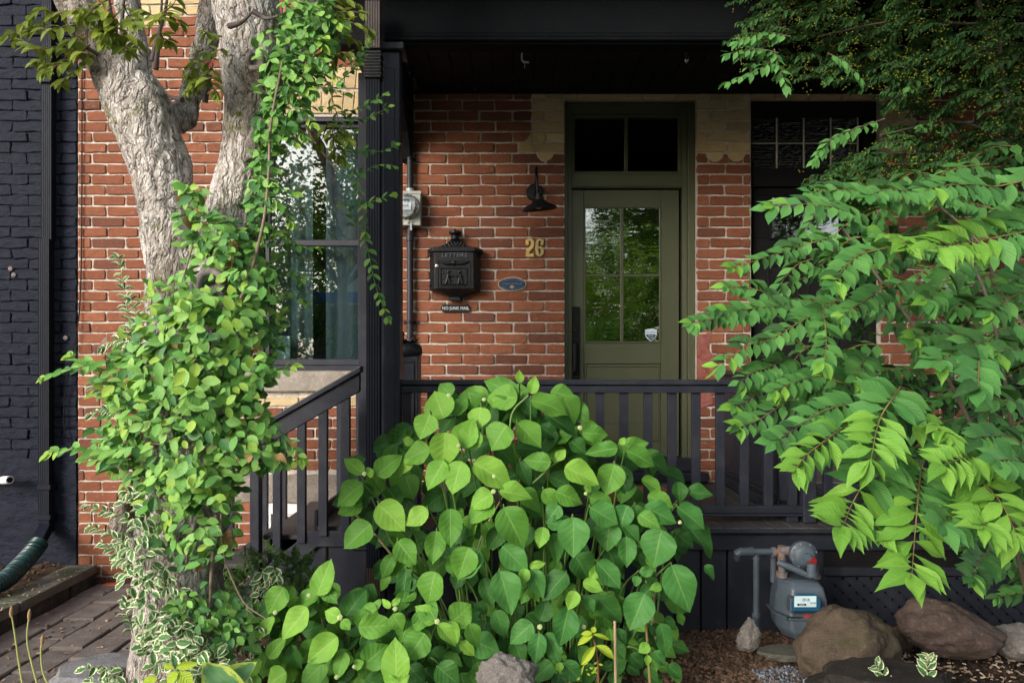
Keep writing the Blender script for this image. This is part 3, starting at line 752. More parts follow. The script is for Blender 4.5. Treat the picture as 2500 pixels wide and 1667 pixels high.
while x < DX1:
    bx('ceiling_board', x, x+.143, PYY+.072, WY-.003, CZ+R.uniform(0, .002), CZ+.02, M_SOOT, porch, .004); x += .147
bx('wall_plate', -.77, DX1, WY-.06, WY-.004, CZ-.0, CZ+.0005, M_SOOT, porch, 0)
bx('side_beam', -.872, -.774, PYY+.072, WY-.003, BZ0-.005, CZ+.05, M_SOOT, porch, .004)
pts = [(WY-.004, BZ0-.006), (WY-.004, BZ0-.30), (WY-.06, BZ0-.28), (WY-.10, BZ0-.2), (WY-.18, BZ0-.1), (WY-.32, BZ0-.04), (WY-.45, BZ0-.006)]
b = MB(); n_ = len(pts); vs = [(-.86, y, z) for y, z in pts]+[(-.79, y, z) for y, z in pts]
b.add(vs, [tuple(range(n_)), tuple(range(2*n_-1, n_-1, -1))]+[(i, i+n_, (i+1) % n_+n_, (i+1) % n_) for i in range(n_)])
fixn(b.build('wall_bracket', M_SOOT, porch, bev=.003))
# small ornaments hanging from the beam
h1 = empty('hanging_hook', P(1277, 120, 4.6), 'small white plastic hook under porch ceiling above wall lamp', 'hook')
MB().tube(crs([P(1275, 126, 4.5), P(1274, 138, 4.5), P(1276, 150, 4.5), P(1291, 153, 4.5)]), .006, 6).build('clip', M_WHITE, h1)
MB().tube([P(1277, 151, 4.5), P(1281, 158, 4.5), P(1281, 167, 4.5)], .002, 5).build('string', M_WHITE, h1)
h2 = empty('glass_drop', P(1676, 120, 4.5), 'small clear glass drop hanging above the olive door', 'ornament')
MB().lathe([(.001, .045), (.012, .03), (.016, 0), (.012, -.03), (.001, -.045)], P(1676, 138, 4.5), 'Z', 12).build('drop', m_glass('clear_glass', .3, (.9, .9, .9)), h2, sm=60)
MB().tube([P(1676, 128, 4.5), P(1676, 112, 4.5)], .0015, 5).build('string', M_WHITE, h2)
# ---- stair rails: run down to the left, parallel to the wall
def stair_rail(name, Y, xs, zs, sl, bals, cap_w, board_h, bot, newel):
    """xs: right end x, zs: z of cap top there, sl: slope"""
    L = xs-newel
    def q(x): return zs-(xs-x)*sl
    b = MB(); c = .030
    b.prism([(newel-.05, q(newel-.05)), (xs, q(xs)), (xs, q(xs)-c*1.15), (newel-.05, q(newel-.05)-c*1.15)], Y-cap_w, Y+cap_w)
    r = fixn(b.build(name, M_BLACK, porch, bev=.005, seg=2))
    fixn(MB().prism([(newel-.02, q(newel-.02)-c*1.2), (xs-.01, q(xs-.01)-c*1.2), (xs-.01, q(xs-.01)-c*1.2-board_h), (newel-.02, q(newel-.02)-c*1.2-board_h)], Y-.024, Y+.02).build('hand_board', M_BLACK, r, bev=.003))
    for i, (xa, xb) in enumerate(bals):
        top = q((xa+xb)/2)-c*1.2-board_h+.02
        bx('baluster', xa, xb, Y-.019, Y+.019, bot((xa+xb)/2), top, M_BLACKV, r, .002)
    return r
SYF = 4.02
st_sl = (1036-893)/(883-633)
def botf(x): 
    xk = X(758, SYF)
    return PF-.045 if x > xk else PF-.045-(xk-x)*.80
sr = stair_rail('front_stair_rail', SYF, X(884, SYF), Z(893, SYF), st_sl,
    [(X(a, SYF), X(b, SYF)) for a, b in ((668, 687), (727, 747), (779, 800), (833, 855))], .042, .105, botf, X(616, SYF))
bx('newel_post', X(614, SYF), X(637, SYF), SYF-.03, SYF+.03, -.1, Z(1062, SYF), M_BLACKV, sr, .004)
SYB = 4.98
def botb(x): return PF-.045 if x > X(850, SYB) else PF-.045-(X(850, SYB)-x)*.80
sb = stair_rail('back_stair_rail', SYB, X(883, SYB), Z(898, SYB), st_sl,
    [(X(a, SYB), X(b, SYB)) for a, b in ((555, 571), (639, 654), (688, 700), (823, 836), (870, 880))], .04, .10, botb, X(560, SYB))
# stringer sides and treads
xk = X(758, SYF)
fixn(MB().prism([(xk-.64, -.1), (p0-.02, -.1), (p0-.02, PF-.02), (xk, PF-.02), (xk-.64, PF-.02-.52)], SYF+.022, SYF+.04).build('stair_side', M_BLACKV, porch, bev=.002))
fixn(MB().prism([(xk-.70, PF-.018-.56), (xk, PF-.018), (p0-.021, PF-.018), (p0-.021, PF-.11), (xk+.04, PF-.11), (xk-.58, PF-.11-.50)], SYF-.005, SYF+.0215).build('stair_trim', M_BLACK, porch, bev=.005))
for xa in (-1.55, -1.39, -1.235, -1.08): bx('side_groove', xa, xa+.010, SYF+.012, SYF+.0225, -.1, PF-.11, M_SOOT, porch, 0)
x = xk
for k in range(4):
    bx('stair_tread', xk-.27*(k+1)-.02, xk-.27*k+.01, SYF+.042, SYB+.05, PF-.03-.17*(k+1)+.12, PF-.17*(k+1)+.12, M_DECK, porch, .006)
    bx('stair_riser', xk-.27*k+.011, xk-.27*k+.025, SYF+.042, SYB+.04, PF-.17*(k+1)+.11, PF-.17*k+.09, M_BLACK, porch, 0)
bx('landing', xk+.026, DX0-.001, SYF+.042, WY-.02, PF-.03, PF-.002, M_DECK, porch, .004)
fixn(MB().prism([(xk-.2, -.1), (X(905, SYB), -.1), (X(905, SYB), PF-.02), (X(830, SYB), PF-.02), (X(830, SYB)-.55, PF-.45)], SYB+.02, SYB+.04).build('stair_side', M_BLACKV, porch))
# ---- planter pillar with leafy finial
pl_ = empty('pillar_box', (X(1000, 4.6), 4.62, PF), 'black panelled pillar with leaf finial standing beside the porch post', 'pillar')
a0, a1 = X(958, 4.6), X(1023, 4.6)
bx('body', a0, a1, 4.56, 4.72, PF+.001, Z(880, 4.6)+.03, M_BLACKV, pl_, .006)
frame_rect(a0+.03, a1-.025, PF+.2, Z(880, 4.6)-.0, .014, 4.55, 4.561).build('panel_moulding', M_BLACK, pl_, bev=.003)
cxp = (a0+a1)/2
MB().lathe([(.098, 0), (.105, .015), (.104, .05), (.09, .075), (.05, .085), (.03, .09)], (cxp, 4.64, Z(880, 4.6)+.031), 'Z', 24).build('lid', M_CAST, pl_, sm=40)
fb = MB()
for k in range(7):
    a = k*.9; d = Vector((math.cos(a), math.sin(a), 0)); c0 = Vector((cxp, 4.64, Z(880, 4.6)+.118))
    fb.tube([c0, c0+d*.03+Vector((0, 0, .012)), c0+d*.06+Vector((0, 0, .008)), c0+d*.085+Vector((0, 0, .03))], [.008, .013, .009, .002], 6)
fb.lathe([(.012, 0), (.02, .02), (.01, .035), (.018, .05), (.014, .066), (.002, .075)], (cxp-.03, 4.64, Z(880, 4.6)+.12), 'Z', 12)
fb.build('leaf_finial', M_CAST, pl_, sm=60)
mat_ = empty('door_mat', (X(1580, 5.2), 5.25, PF+.004), 'rust brown coir mat on porch floor before olive door', 'mat')
def m_coir():
    m, t = newmat('coir'); n = N(t); b = n.noise(260, 4, rough=.8)
    n.out(n.bsdf(n.mix(b, (.22, .09, .03), (.42, .20, .08)), .95, n.bump(b, 1, .01))); return m
bx('pile', X(1440, 4.75), X(1655, 4.75), 4.72, 5.2, PF+.004, PF+.03, m_coir(), mat_, .006)

# ============================================================= things on the wall
# conduit and electric meter
em = empty('electric_meter', P(1000, 515), 'grey electric meter box with round glass beside porch post', 'meter')
bx('box', X(960), X(1031), WY-.10, WY-.014, Z(556), Z(476), M_GREYM, em, .004)
bx('box_lid', X(958), X(1033), WY-.106, WY-.012, Z(481), Z(474), M_GREYM, em, .003)
MB().lathe([(.088, 0), (.098, -.004), (.098, -.016), (.090, -.02), (.088, -.02)], (X(999), WY-.1005, Z(513)), 'Y', 32).build('ring', m_plain('ring_metal', (.35, .33, .29), .25, .8), em, sm=40)
MB().lathe([(.084, -.02), (.082, -.06), (.076, -.085), (.055, -.093), (.001, -.095)], (X(998), WY-.1005, Z(513)), 'Y', 32).build('glass_cover', m_glass('meter_glass', .08, (.92, .95, .95)), em, sm=50)
MB().lathe([(.078, -.001), (.078, -.03), (.001, -.031)], (X(998), WY-.1005, Z(513)), 'Y', 32).build('dial_drum', m_plain('dial_grey', (.30, .33, .36), .4, .3), em, sm=40)
bx('dial_label', X(983), X(1010), WY-.140, WY-.133, Z(522), Z(503), m_plain('label_pale', (.62, .66, .72), .5), em, .001)
bx('display', X(988), X(1004), WY-.140, WY-.133, Z(499), Z(496), m_plain('lcd', (.08, .12, .1), .3), em, 0)
txt('label_text', '4 2 0 8', .016, (X(996), WY-.142, Z(512)), M_CAST, em)
for px in (986, 1006): MB().lathe([(.006, 0), (.006, -.008), (.001, -.01)], (X(px), WY-.1005, Z(548)), 'Y', 8).build('screw', M_GREYM, em)
lk = MB().box(X(1000), X(1003), WY-.118, WY-.101, Z(552), Z(540)).box(X(1003), X(1012), WY-.115, WY-.108, Z(549), Z(546)).box(X(1006), X(1011), WY-.118, WY-.112, Z(569), Z(551)); lk.build('seal', M_GREYM, em, bev=.001)
cd = empty('wall_conduit', P(1003, 850), 'dark painted conduit pipe running above and below the meter', 'pipe')
MB().lathe([(.024, 0), (.024, 2.0)], (X(1003), WY-.045, Z(474)), 'Z', 16).build('upper_pipe', M_BLACKV, cd, sm=50)
MB().lathe([(.031, 0), (.031, .03), (.024, .032)], (X(1003), WY-.045, Z(474)+.001), 'Z', 16).build('hub', M_GREYM, cd, sm=40)
MB().lathe([(.024, 0), (.024, 1.9)], (X(1003), WY-.045, Z(556)-1.9), 'Z', 16).build('lower_pipe', M_BLACKV, cd, sm=50)
MB().lathe([(.0245, 0), (.030, .004), (.030, .05), (.0245, .056)], (X(1003), WY-.045, Z(592)), 'Z', 16).build('coupling', M_BLACKV, cd, sm=40)
for py in (395, 790):
    MB().lathe([(.0245, 0), (.029, .003), (.029, .016), (.0245, .019)], (X(1003), WY-.045, Z(py)), 'Z', 16).box(X(985), X(1022), WY-.02, WY-.008, Z(py), Z(py)+.018).build('strap', M_CAST, cd, sm=40)

# mailbox
def mbx(sec, depth_of, cx, y):
    rings = []
    for py, w in sec:
        w_ = w/310; d = depth_of(py, w); rings.append([(cx-w_, y, Z(py)), (cx-w_, y-d*.4, Z(py)), (cx-w_*.76, y-d, Z(py)), (cx+w_*.76, y-d, Z(py)), (cx+w_, y-d*.4, Z(py)), (cx+w_, y, Z(py))])
    return rings
ml = empty('letter_box', P(1113, 736), 'ornate black cast letter box with crown finial on brick wall', 'mailbox')
cxm, ym = X(1112.5), WY-.012
fixn(MB().loft(mbx([(736, 17), (731, 18), (729, 15), (725, 20), (718, 36), (712, 57), (710.5, 63)], lambda p, w: .05+.09*(w/63), cxm, ym)).build('base', M_CAST, ml, bev=.003))
fixn(MB().loft(mbx([(710, 61), (622, 61)], lambda p, w: .135, cxm, ym)).build('body', M_CAST, ml, bev=.003))
fixn(MB().loft(mbx([(621.5, 63), (620, 66), (613, 66.5), (611, 62)], lambda p, w: .15, cxm, ym)).build('cornice', M_CAST, ml, bev=.003))
fixn(MB().loft(mbx([(610.8, 57), (606, 40), (600, 27), (594, 18), (588, 12.5), (586, 12)], lambda p, w: .02+.115*(w/57), cxm, ym)).build('roof', M_CAST, ml, sm=50))
rv = MB()                                          # rows of small roof scales
for r_, (py, w) in enumerate(((608, 42), (603, 32), (598, 23))):
    for i in range(7-r_):
        xx = cxm+(-.5+(i+.5)/(7-r_))*2*w*.85/310
        rv.lathe([(.011, .004), (.008, -.004), (.001, -.006)], (xx, ym-.02-.115*(w*1.12/57)-.001, Z(py)), 'Y', 6)
rv.build('roof_scales', M_CAST, ml)
MB().lathe([(.034, 0), (.030, .015), (.026, .03), (.034, .036), (.046, .042), (.050, .055), (.044, .066), (.030, .060), (.012, .058), (.008, .075), (.001, .088)], (cxm, ym-.045, Z(588)), 'Z', 14).build('crown_finial', M_CAST, ml, sm=50)
fy = ym-.135
frame_rect(cxm-.128, cxm+.128, Z(707), Z(643), .007, fy-.005, fy-.0005).build('door_frame', M_CAST, ml, bev=.002)
frame_rect(cxm-.105, cxm+.10, Z(702), Z(660), .005, fy-.009, fy-.001).build('relief_frame', M_CAST, ml, bev=.002)
txt('letters_text', 'LETTERS', .046, (cxm, fy-.004, Z(630)), m_plain('raised_lettering', (.10, .11, .13), .3), ml, .004, sx=1.15, shear=.15)
gr = MB(); gr.tube(crs([(cxm-.11, fy-.006, Z(646)), (cxm-.06, fy-.012, Z(651)), (cxm, fy-.012, Z(650)), (cxm+.06, fy-.012, Z(651)), (cxm+.11, fy-.006, Z(646))]), .006, 6)
gr.lathe([(.022, 0), (.018, -.008), (.001, -.010)], (cxm, fy-.002, Z(649)), 'Y', 12); gr.build('garland', M_CAST, ml, sm=60)
rl = MB()
for sgn, xx in ((1, -.045), (-1, .045)):             # two small figures in relief
    c0 = Vector((cxm+xx, fy-.008, Z(698)))
    rl.tube([c0+Vector((-.02*sgn, 0, 0)), c0+Vector((-.004*sgn, 0, .04)), c0+Vector((0, 0, .07))], [.008, .012, .015], 6)
    rl.tube([c0+Vector((.012*sgn, 0, 0)), c0+Vector((.004*sgn, 0, .04))], [.008, .012], 6)
    rl.tube([c0+Vector((0, 0, .068)), c0+Vector((.022*sgn, 0, .055)), c0+Vector((.036*sgn, 0, .062))], .006, 6)
    rl.lathe([(.001, -.012), (.010, -.006), (.012, 0), (.008, .009), (.001, .012)], c0+Vector((.002*sgn, 0, .092)), 'Z', 8)
for k in range(5): rl.lathe([(.008, 0), (.001, -.006)], (cxm-.085+.012*(k % 2), fy-.003, Z(698)+.02*k), 'Y', 6)
rl.tube([(cxm-.095, fy-.004, Z(699)), (cxm+.09, fy-.004, Z(699))], .005, 6)
rl.build('relief_figures', m_plain('worn_cast', (.022, .025, .03), .3, .2), ml, sm=60)
MB().lathe([(.014, .002), (.014, -.008), (.010, -.010), (.001, -.010)], (X(1072), fy-.004, Z(656)), 'Y', 16).build('lock', m_plain('lock_metal', (.45, .42, .36), .3, .9), ml, sm=40)
for px, py in ((1054, 628), (1171, 628), (1054, 700), (1171, 700)):
    MB().lathe([(.013, 0), (.010, -.012), (.001, -.016)], (X(px), ym-.075, Z(py)), 'Y', 12).build('boss', M_CAST, ml, sm=60)
# "NO JUNK MAIL"
nj = empty('no_junk_mail_sign', P(1113, 763), 'small black sign reading NO JUNK MAIL under the letter box', 'sign')
sx0, sx1, sz0, sz1 = X(1078.5), X(1147), Z(762.5), Z(744); zc = (sz0+sz1)/2
MB().prism([(sx0+.004, sz0), (sx1-.004, sz0), (sx1-.004, zc-.016), (sx1+.008, zc-.006), (sx1+.008, zc+.006), (sx1-.004, zc+.016), (sx1-.004, sz1), (sx0+.004, sz1), (sx0+.004, zc+.016), (sx0-.008, zc+.006), (sx0-.008, zc-.006), (sx0+.004, zc-.016)], WY-.020, WY-.010).build('plate', M_CAST, nj, bev=.002)
txt('lettering', 'NO JUNK MAIL', .034, ((sx0+sx1)/2, WY-.0215, zc), m_plain('sign_white', (.75, .78, .82), .5), nj, .001, sx=.92)
# oval plaque
pq = empty('oval_plaque', P(1250, 712), 'oval blue heritage plaque with gold rim on brick wall', 'plaque')
M_GOLD = m_plain('plaque_gold', (.62, .46, .26), .4, .3); M_NAVY = m_plain('plaque_blue', (.003, .026, .075), .5)
oc = (X(1250.3), Z(694.5)); ea, eb = .112, .056
def oval(a, b, n=48): return [(oc[0]+a*math.cos(2*math.pi*k/n), oc[1]+b*math.sin(2*math.pi*k/n)) for k in range(n)]
MB().prism(oval(ea, eb), WY-.018, WY-.009).build('rim', M_GOLD, pq, bev=.001)
MB().prism(oval(ea-.005, eb-.005), WY-.0195, WY-.0175).build('field', M_NAVY, pq)
M_LET = m_plain('plaque_lettering', (.30, .27, .24), .4)
def arc_text(s, a, b, t0, t1, size, top=True):
    for i, ch in enumerate(s):
        if ch == ' ': continue
        t = math.radians(t0+(t1-t0)*i/(len(s)-1)); x, z = oc[0]+a*math.cos(t), oc[1]+b*math.sin(t)
        nx, nz = math.cos(t)/a, math.sin(t)/b; ang = math.atan2(nx, nz) if top else math.atan2(-nx, -nz)
        txt('plaque_letter', ch, size, (x, WY-.0200, z), M_LET, pq, .0006, rotz=ang)
arc_text('26 WARDELL STREET', ea-.017, eb-.015, 148, 32, .0135)
txt('plaque_lettering', 'JACK BROWN, LABOURER, 1889', .0105, (oc[0], WY-.0200, oc[1]+.004), M_LET, pq, .0006)
arc_text('RIVERDALE HISTORICAL SOCIETY', ea-.014, eb-.013, 205, 335, .0105, False)
MB().prism([(oc[0]-.019, oc[1]-.022), (oc[0]-.004, oc[1]-.008), (oc[0]+.018, oc[1]-.021), (oc[0]-.002, oc[1]-.033)], WY-.0205, WY-.0185).build('emblem', M_GOLD, pq)
MB().prism([(oc[0]-.009, oc[1]-.022), (oc[0]-.002, oc[1]-.015), (oc[0]+.008, oc[1]-.021), (oc[0]-.001, oc[1]-.027)], WY-.0210, WY-.0195).build('emblem_centre', M_NAVY, pq)
# house number 26 in western lettering; digit outlines drawn from strokes
hn = empty('house_number', P(1305, 628), 'brass house number 26 in curly western figures by the door', 'house number')
def stroke_shape(b, pts, wid, y0, y1):
    pts = [Vector((p[0], p[1])) for p in pts]; L = []; Rr = []
    for i, p in enumerate(pts):
        d = (pts[min(i+1, len(pts)-1)]-pts[max(i-1, 0)]).normalized(); nrm = Vector((-d.y, d.x)); w = wid[i] if hasattr(wid, '__len__') else wid
        L.append(p+nrm*w); Rr.append(p-nrm*w)
    for i in range(len(pts)-1):
        b.prism([tuple(L[i]), tuple(L[i+1]), tuple(Rr[i+1]), tuple(Rr[i])], y0, y1)
def num(px, py):            # zoom crop coords -> world x,z (crop 1260..1350 at 22.4 px per px)
    return (X(1260+px/22.4), Z(570+py/22.4))
def disc(b, c, r, y0, y1, n=14):
    x, z = c; b.prism([(x+r*math.cos(2*math.pi*k/n), z+r*math.sin(2*math.pi*k/n)) for k in range(n)], y0, y1)
def stroke(b, pl, wl, y0, y1):
    q = crs([Vector((*num(*p), 0)) for p in pl], 5); n = len(pl)-1; ws = []
    for i in range(len(q)):
        t = i/5; k = min(int(t), n-1); f = t-k; ws.append((wl[k]*(1-f)+wl[k+1]*f)/22.4/310)
    stroke_shape(b, [(v.x, v.y) for v in q], ws, y0, y1)
y0, y1 = WY-.022, WY-.009
d2 = MB(); stroke(d2, [(590, 470), (640, 400), (740, 360), (840, 400), (895, 530), (870, 700), (760, 850), (650, 980), (620, 1110), (610, 1290)], [60, 62, 55, 75, 95, 92, 95, 90, 88, 90], y0, y1)
disc(d2, num(605, 560), 95/22.4/310, y0-.0003, y1); d2.prism([num(510, 350), num(600, 420), num(560, 540), num(515, 480)], y0-.0006, y1)
d2.prism([num(520, 1295), num(985, 1295), num(925, 1200), num(985, 1100), num(640, 1140)], y0-.0009, y1)
fixn(d2.build('digit', M_BRASS, hn)); 
d6 = MB(); stroke(d6, [(1420, 440), (1340, 370), (1240, 370), (1150, 480), (1130, 700), (1130, 950), (1170, 1150), (1280, 1230), (1400, 1130), (1430, 980), (1390, 830), (1270, 775), (1170, 850)], [60, 55, 50, 70, 80, 82, 75, 55, 75, 80, 70, 48, 40], y0, y1)
disc(d6, num(1405, 580), 90/22.4/310, y0-.0003, y1); d6.prism([num(1500, 350), num(1395, 420), num(1440, 560), num(1495, 500)], y0-.0006, y1)
fixn(d6.build('digit', m_plain('dull_brass', (.43, .33, .13), .5, .2, .3, .3, 90), hn))
# wall lamp
wl = empty('barn_wall_lamp', P(1305, 471), 'black gooseneck barn lamp on brick wall left of door', 'lamp')
MB().lathe([(.068, 0), (.068, -.012), (.06, -.022), (.02, -.024)], (X(1305), WY-.009, Z(471)), 'Y', 28).build('back_plate', M_CAST, wl, sm=40)
ly = WY-.27; lx = X(1315, ly)
MB().tube(crs([(X(1305), WY-.03, Z(478)), (X(1306), WY-.07, Z(474)), (X(1307), WY-.11, Z(448)), (X(1308.5), WY-.15, Z(424)), (X(1310, ly), WY-.21, Z(419, ly+.06)), (X(1311, ly), ly, Z(436, ly)), (X(1313, ly), ly, Z(480, ly))]), .0095, 10).build('arm', M_CAST, wl, sm=60)
sh = MB().lathe([(.014, .075), (.024, .07), (.026, .03), (.05, .018), (.062, .004), (.118, -.022), (.134, -.045), (.130, -.045), (.10, -.022), (.03, .0)], (0, 0, 0), 'Z', 36)
me = sh.mesh('shade'); me.materials.append(M_CAST); smooth(me, 50)
o = obj('shade', me, wl); o.matrix_basis = Matrix.Translation((lx+.005, ly, Z(497, ly)))@Euler((math.radians(6), math.radians(-5), 0)).to_matrix().to_4x4()
MB().lathe([(.001, .03), (.02, .02), (.028, -.005), (.02, -.03), (.001, -.036)], (lx, ly, Z(499, ly)), 'Z', 16).build('bulb', m_plain('frosted_bulb', (.5, .5, .48), .3), wl, sm=60)

# ============================================================= downspouts
def flute(cx, cy, wx, wy, g=5):
    pts = []; n = g*4
    for i in range(n+1):
        t = i/n; d = .0018*(1 if (i % 4) in (1, 2) else 0); pts.append((cx-wx/2+wx*t, cy-wy/2+d))
    return pts+[(cx+wx/2, cy+wy/2), (cx-wx/2, cy+wy/2)]
ds = empty('front_downspout', (X(910, 3.93), 3.93, .0), 'dark fluted downspout beside the porch post with brown boot', 'downspout')
dx = X(910, 3.93); yy = 3.965
fixn(MB().column(flute(dx, yy, .075, .055), Z(1392, 3.93), Z(188, 3.93)).build('pipe', M_PIPEB, ds))
fixn(MB().column(flute(dx, yy, .082, .062, 6), Z(1455, 3.93), Z(1388, 3.93)).build('boot', M_BROWN, ds, label='dented brown boot'))
fixn(MB().column(flute(dx-.002, yy-.01, .085, .065, 6), Z(118, 3.93), 3.62).build('upper_pipe', M_BROWN, ds, label='brown upper length'))
el = MB()
for k in range(9):
    z = Z(190, 3.93)+k*.017; s_ = .047+.003*(k % 2); o_ = -.002*math.sin(k*.4)
    el.column([(dx-s_+o_, yy-.04), (dx+s_+o_, yy-.04), (dx+s_+o_, yy+.035), (dx-s_+o_, yy+.035)], z, z+.0165)
el.build('ribbed_elbow', M_CAST, ds, bev=.003)
ld = empty('left_downspout', (X(130), 5.4, .1), 'dark fluted downspout on the black painted brick wall', 'downspout')
yl = 5.44
fixn(MB().column(flute(X(131), yl, .078, .06), Z(592), 4.8).build('pipe', M_PIPEB, ld)); fixn(MB().column(flute(X(128), yl-.012, .082, .066), Z(1290), Z(588)).build('lower_pipe', M_PIPEB, ld))
for py in (215, 1190, 1262): bx('joint_band', X(113), X(146), yl-.05, yl+.04, Z(py), Z(py)+.04, M_PIPEB, ld, .006)
e0 = Vector((X(128), yl-.01, Z(1285))); e1 = P(82, 1345, 5.2)
def rect_tube(b, p, q, w, h):
    d = (q-p).normalized(); s_ = d.cross(Vector((0, 0, 1))).normalized(); u = s_.cross(d)
    b.loft([[c+s_*w+u*h, c-s_*w+u*h, c-s_*w-u*h, c+s_*w-u*h] for c in (p, q)])
eb_ = MB(); rect_tube(eb_, e0+Vector((0, 0, .02)), e1, .042, .04); fixn(eb_.build('elbow', M_PIPEB, ld, bev=.006))
gp = empty('green_drain_pipe', P(40, 1400, 5.0), 'dark green corrugated drain pipe at foot of black wall', 'pipe')
path = crs([P(96, 1325, 5.24), P(75, 1352, 5.14), P(45, 1385, 4.98), P(5, 1420, 4.80), P(-60, 1440, 4.62)], 26); rad = [.062+.005*math.sin(i*1.9) for i in range(len(path))]
MB().tube(path, rad, 18, cap=True).build('corrugated_hose', m_plain('green_plastic', (.006, .035, .034), .3, 0, .3, .1, 50), gp, sm=70)
wp = empty('white_vent_pipe', P(10, 1172, 5.4), 'short white plastic pipe end sticking from black wall', 'pipe')
MB().tube([P(-30, 1172, 5.46), P(10, 1172, 5.36)], .024, 16).build('pipe', M_WHITE, wp, sm=50); MB().tube([P(8, 1172, 5.365), P(24, 1171, 5.33)], [.032, .030], 16).build('collar', M_WHITE, wp, sm=50)
MB().tube([P(23.5, 1171, 5.331), P(24.2, 1171, 5.329)], [.022, .022], 16).build('bore', M_SOOT, wp)
wc = empty('wall_cable', P(160, 1090), 'thin black cable hanging down the dark painted wall', 'cable')
MB().tube(crs([P(200, 10, 5.48), P(200, 380, 5.48), P(199, 600, 5.48), P(195, 740, 5.47), P(187, 810, 5.46), P(160, 950, 5.46), P(157, 1040, 5.46), P(172, 1085, 5.47), P(192, 1095, 5.47)]), .0045, 6).build('cable', M_CAST, wc)

# ============================================================= retaining wall with block coping
rw = empty('retaining_wall', (-3.3, 4.2, -.2), 'low grey concrete block retaining wall along the side path', 'wall')
M_BLOCK = m_stone('grey_block', (.12, .115, .10), (.23, .215, .19), 8, moss=(.06, .075, .03))
M_BLOCKD = m_stone('dark_block', (.06, .055, .05), (.12, .11, .10), 8)
y = 5.47; k = 0
while y > 2.4:
    L = .86 if k == 0 else R.uniform(.5, .62)
    rough_stone('coping_stone', -3.475, -3.245+R.uniform(-.006, .006), y-L+.008, y, -.062, .005+R.uniform(-.004, .004), M_BLOCK, rw, .006); y -= L; k += 1
y = 5.46
while y > 2.4:
    L = R.uniform(.2, .34); rough_stone('wall_block', -3.45, -3.275+R.uniform(-.008, .008), y-L+.01, y, -.2, -.066, M_BLOCKD, rw, .007); y -= L
dr = empty('drain_mat', P(270, 1428, 5.4), 'dark dimpled drainage strip with orange edge at wall foot', 'drainage strip')
b = MB(); b.box(X(222), X(330), WY-.05, WY-.012, -.17, Z(1421))
for i in range(14):
    for j in range(2): b.lathe([(.012, 0), (.008, -.012), (.001, -.014)], (X(226)+.026*i, WY-.05, -.135+.035*j), 'Y', 6)
b.build('strip', m_plain('drain_plastic', (.03, .02, .022), .4), dr); bx('tile_edge', X(270), X(312), WY-.12, WY-.052, -.15, -.128, m_plain('terracotta', (.42, .10, .04), .8), dr, .004)

# ============================================================= gas meter
gs = empty('gas_meter', P(1946, 1550, 3.72), 'grey gas meter with round regulator and rusty fittings by porch skirt', 'meter')
GY = 3.70
def gring(py, xl, xr, yf, yb, ch=.035):
    a, b_ = X(xl+9, GY), X(xr-1, GY); z = Z(py, GY)
    return [(a, yb, z), (a-.012, (yf+yb)/2, z), (a+ch, yf, z), (b_-ch*.4, yf, z), (b_+.006, (yf+yb)/2, z), (b_, yb, z)]
fixn(MB().loft([gring(1455+0*1, 1882, 2004, GY-.10, GY+.10)[:0] or gring(1489, 1884, 2008, GY-.115, GY+.10), gring(1450, 1888, 2005, GY-.11, GY+.10), gring(1422, 1893, 1999, GY-.095, GY+.09), gring(1412, 1900, 1993, GY-.07, GY+.08), gring(1408, 1906, 1988, GY-.05, GY+.06)]).build('upper_body', M_GAS, gs, bev=.012, seg=3))
fixn(MB().loft([gring(1553, 1922, 1995, GY-.07, GY+.06), gring(1545, 1905, 2001, GY-.09, GY+.08), gring(1525, 1890, 2005, GY-.108, GY+.10), gring(1494, 1886, 2007, GY-.110, GY+.10)]).build('lower_body', M_GAS, gs, bev=.012, seg=3))
fixn(MB().loft([gring(1494.2, 1879, 2012, GY-.122, GY+.106), gring(1489.2, 1879, 2012, GY-.122, GY+.106)]).build('flange', M_GAS, gs, bev=.003))
gy = GY-.118
bx('index_housing', X(1925, gy), X(1999, gy), gy-.025, gy+.03, Z(1492, gy), Z(1456, gy), M_GAS, gs, .006)
MB().prism([(X(1927, gy), Z(1485, gy)), (X(1995, gy), Z(1485, gy)), (X(1996, gy), Z(1462, gy)), (X(1985, gy), Z(1443, gy)), (X(1938, gy), Z(1443, gy)), (X(1928, gy), Z(1462, gy))], gy-.05, gy-.026).build('blue_cover', m_plain('blue_plastic', (.015, .08, .15), .15), gs, bev=.006)
dy = gy-.051
bx('dial_plate', X(1939, dy), X(1993, dy), dy-.004, dy, Z(1481, dy), Z(1454, dy), m_plain('dial_plate', (.50, .66, .72), .35), gs, .003)
bx('counter', X(1946, dy), X(1967, dy), dy-.0055, dy-.0035, Z(1477, dy), Z(1472, dy), M_CAST, gs, 0)
txt('counter_digits', '26048', .0105, (X(1956.5, dy), dy-.006, Z(1474.5, dy)), M_WHITE, gs)
for px in (1962, 1972): MB().lathe([(.010, -.0036), (.010, -.0045), (.001, -.0045)], (X(px, dy), dy, Z(1463, dy)), 'Y', 14).build('small_dial', m_plain('dial_face', (.35, .42, .45), .4), gs)
for px in (1962, 1972): MB().tube([(X(px, dy), dy-.006, Z(1463, dy)), (X(px, dy)+.006, dy-.006, Z(1463, dy)+.004)], .0015, 5).build('dial_needle', M_CAST, gs)
txt('dial_text', 'CF 2FT', .010, (X(1984, dy), dy-.005, Z(1471, dy)), M_CAST, gs)
yb_ = GY-.112
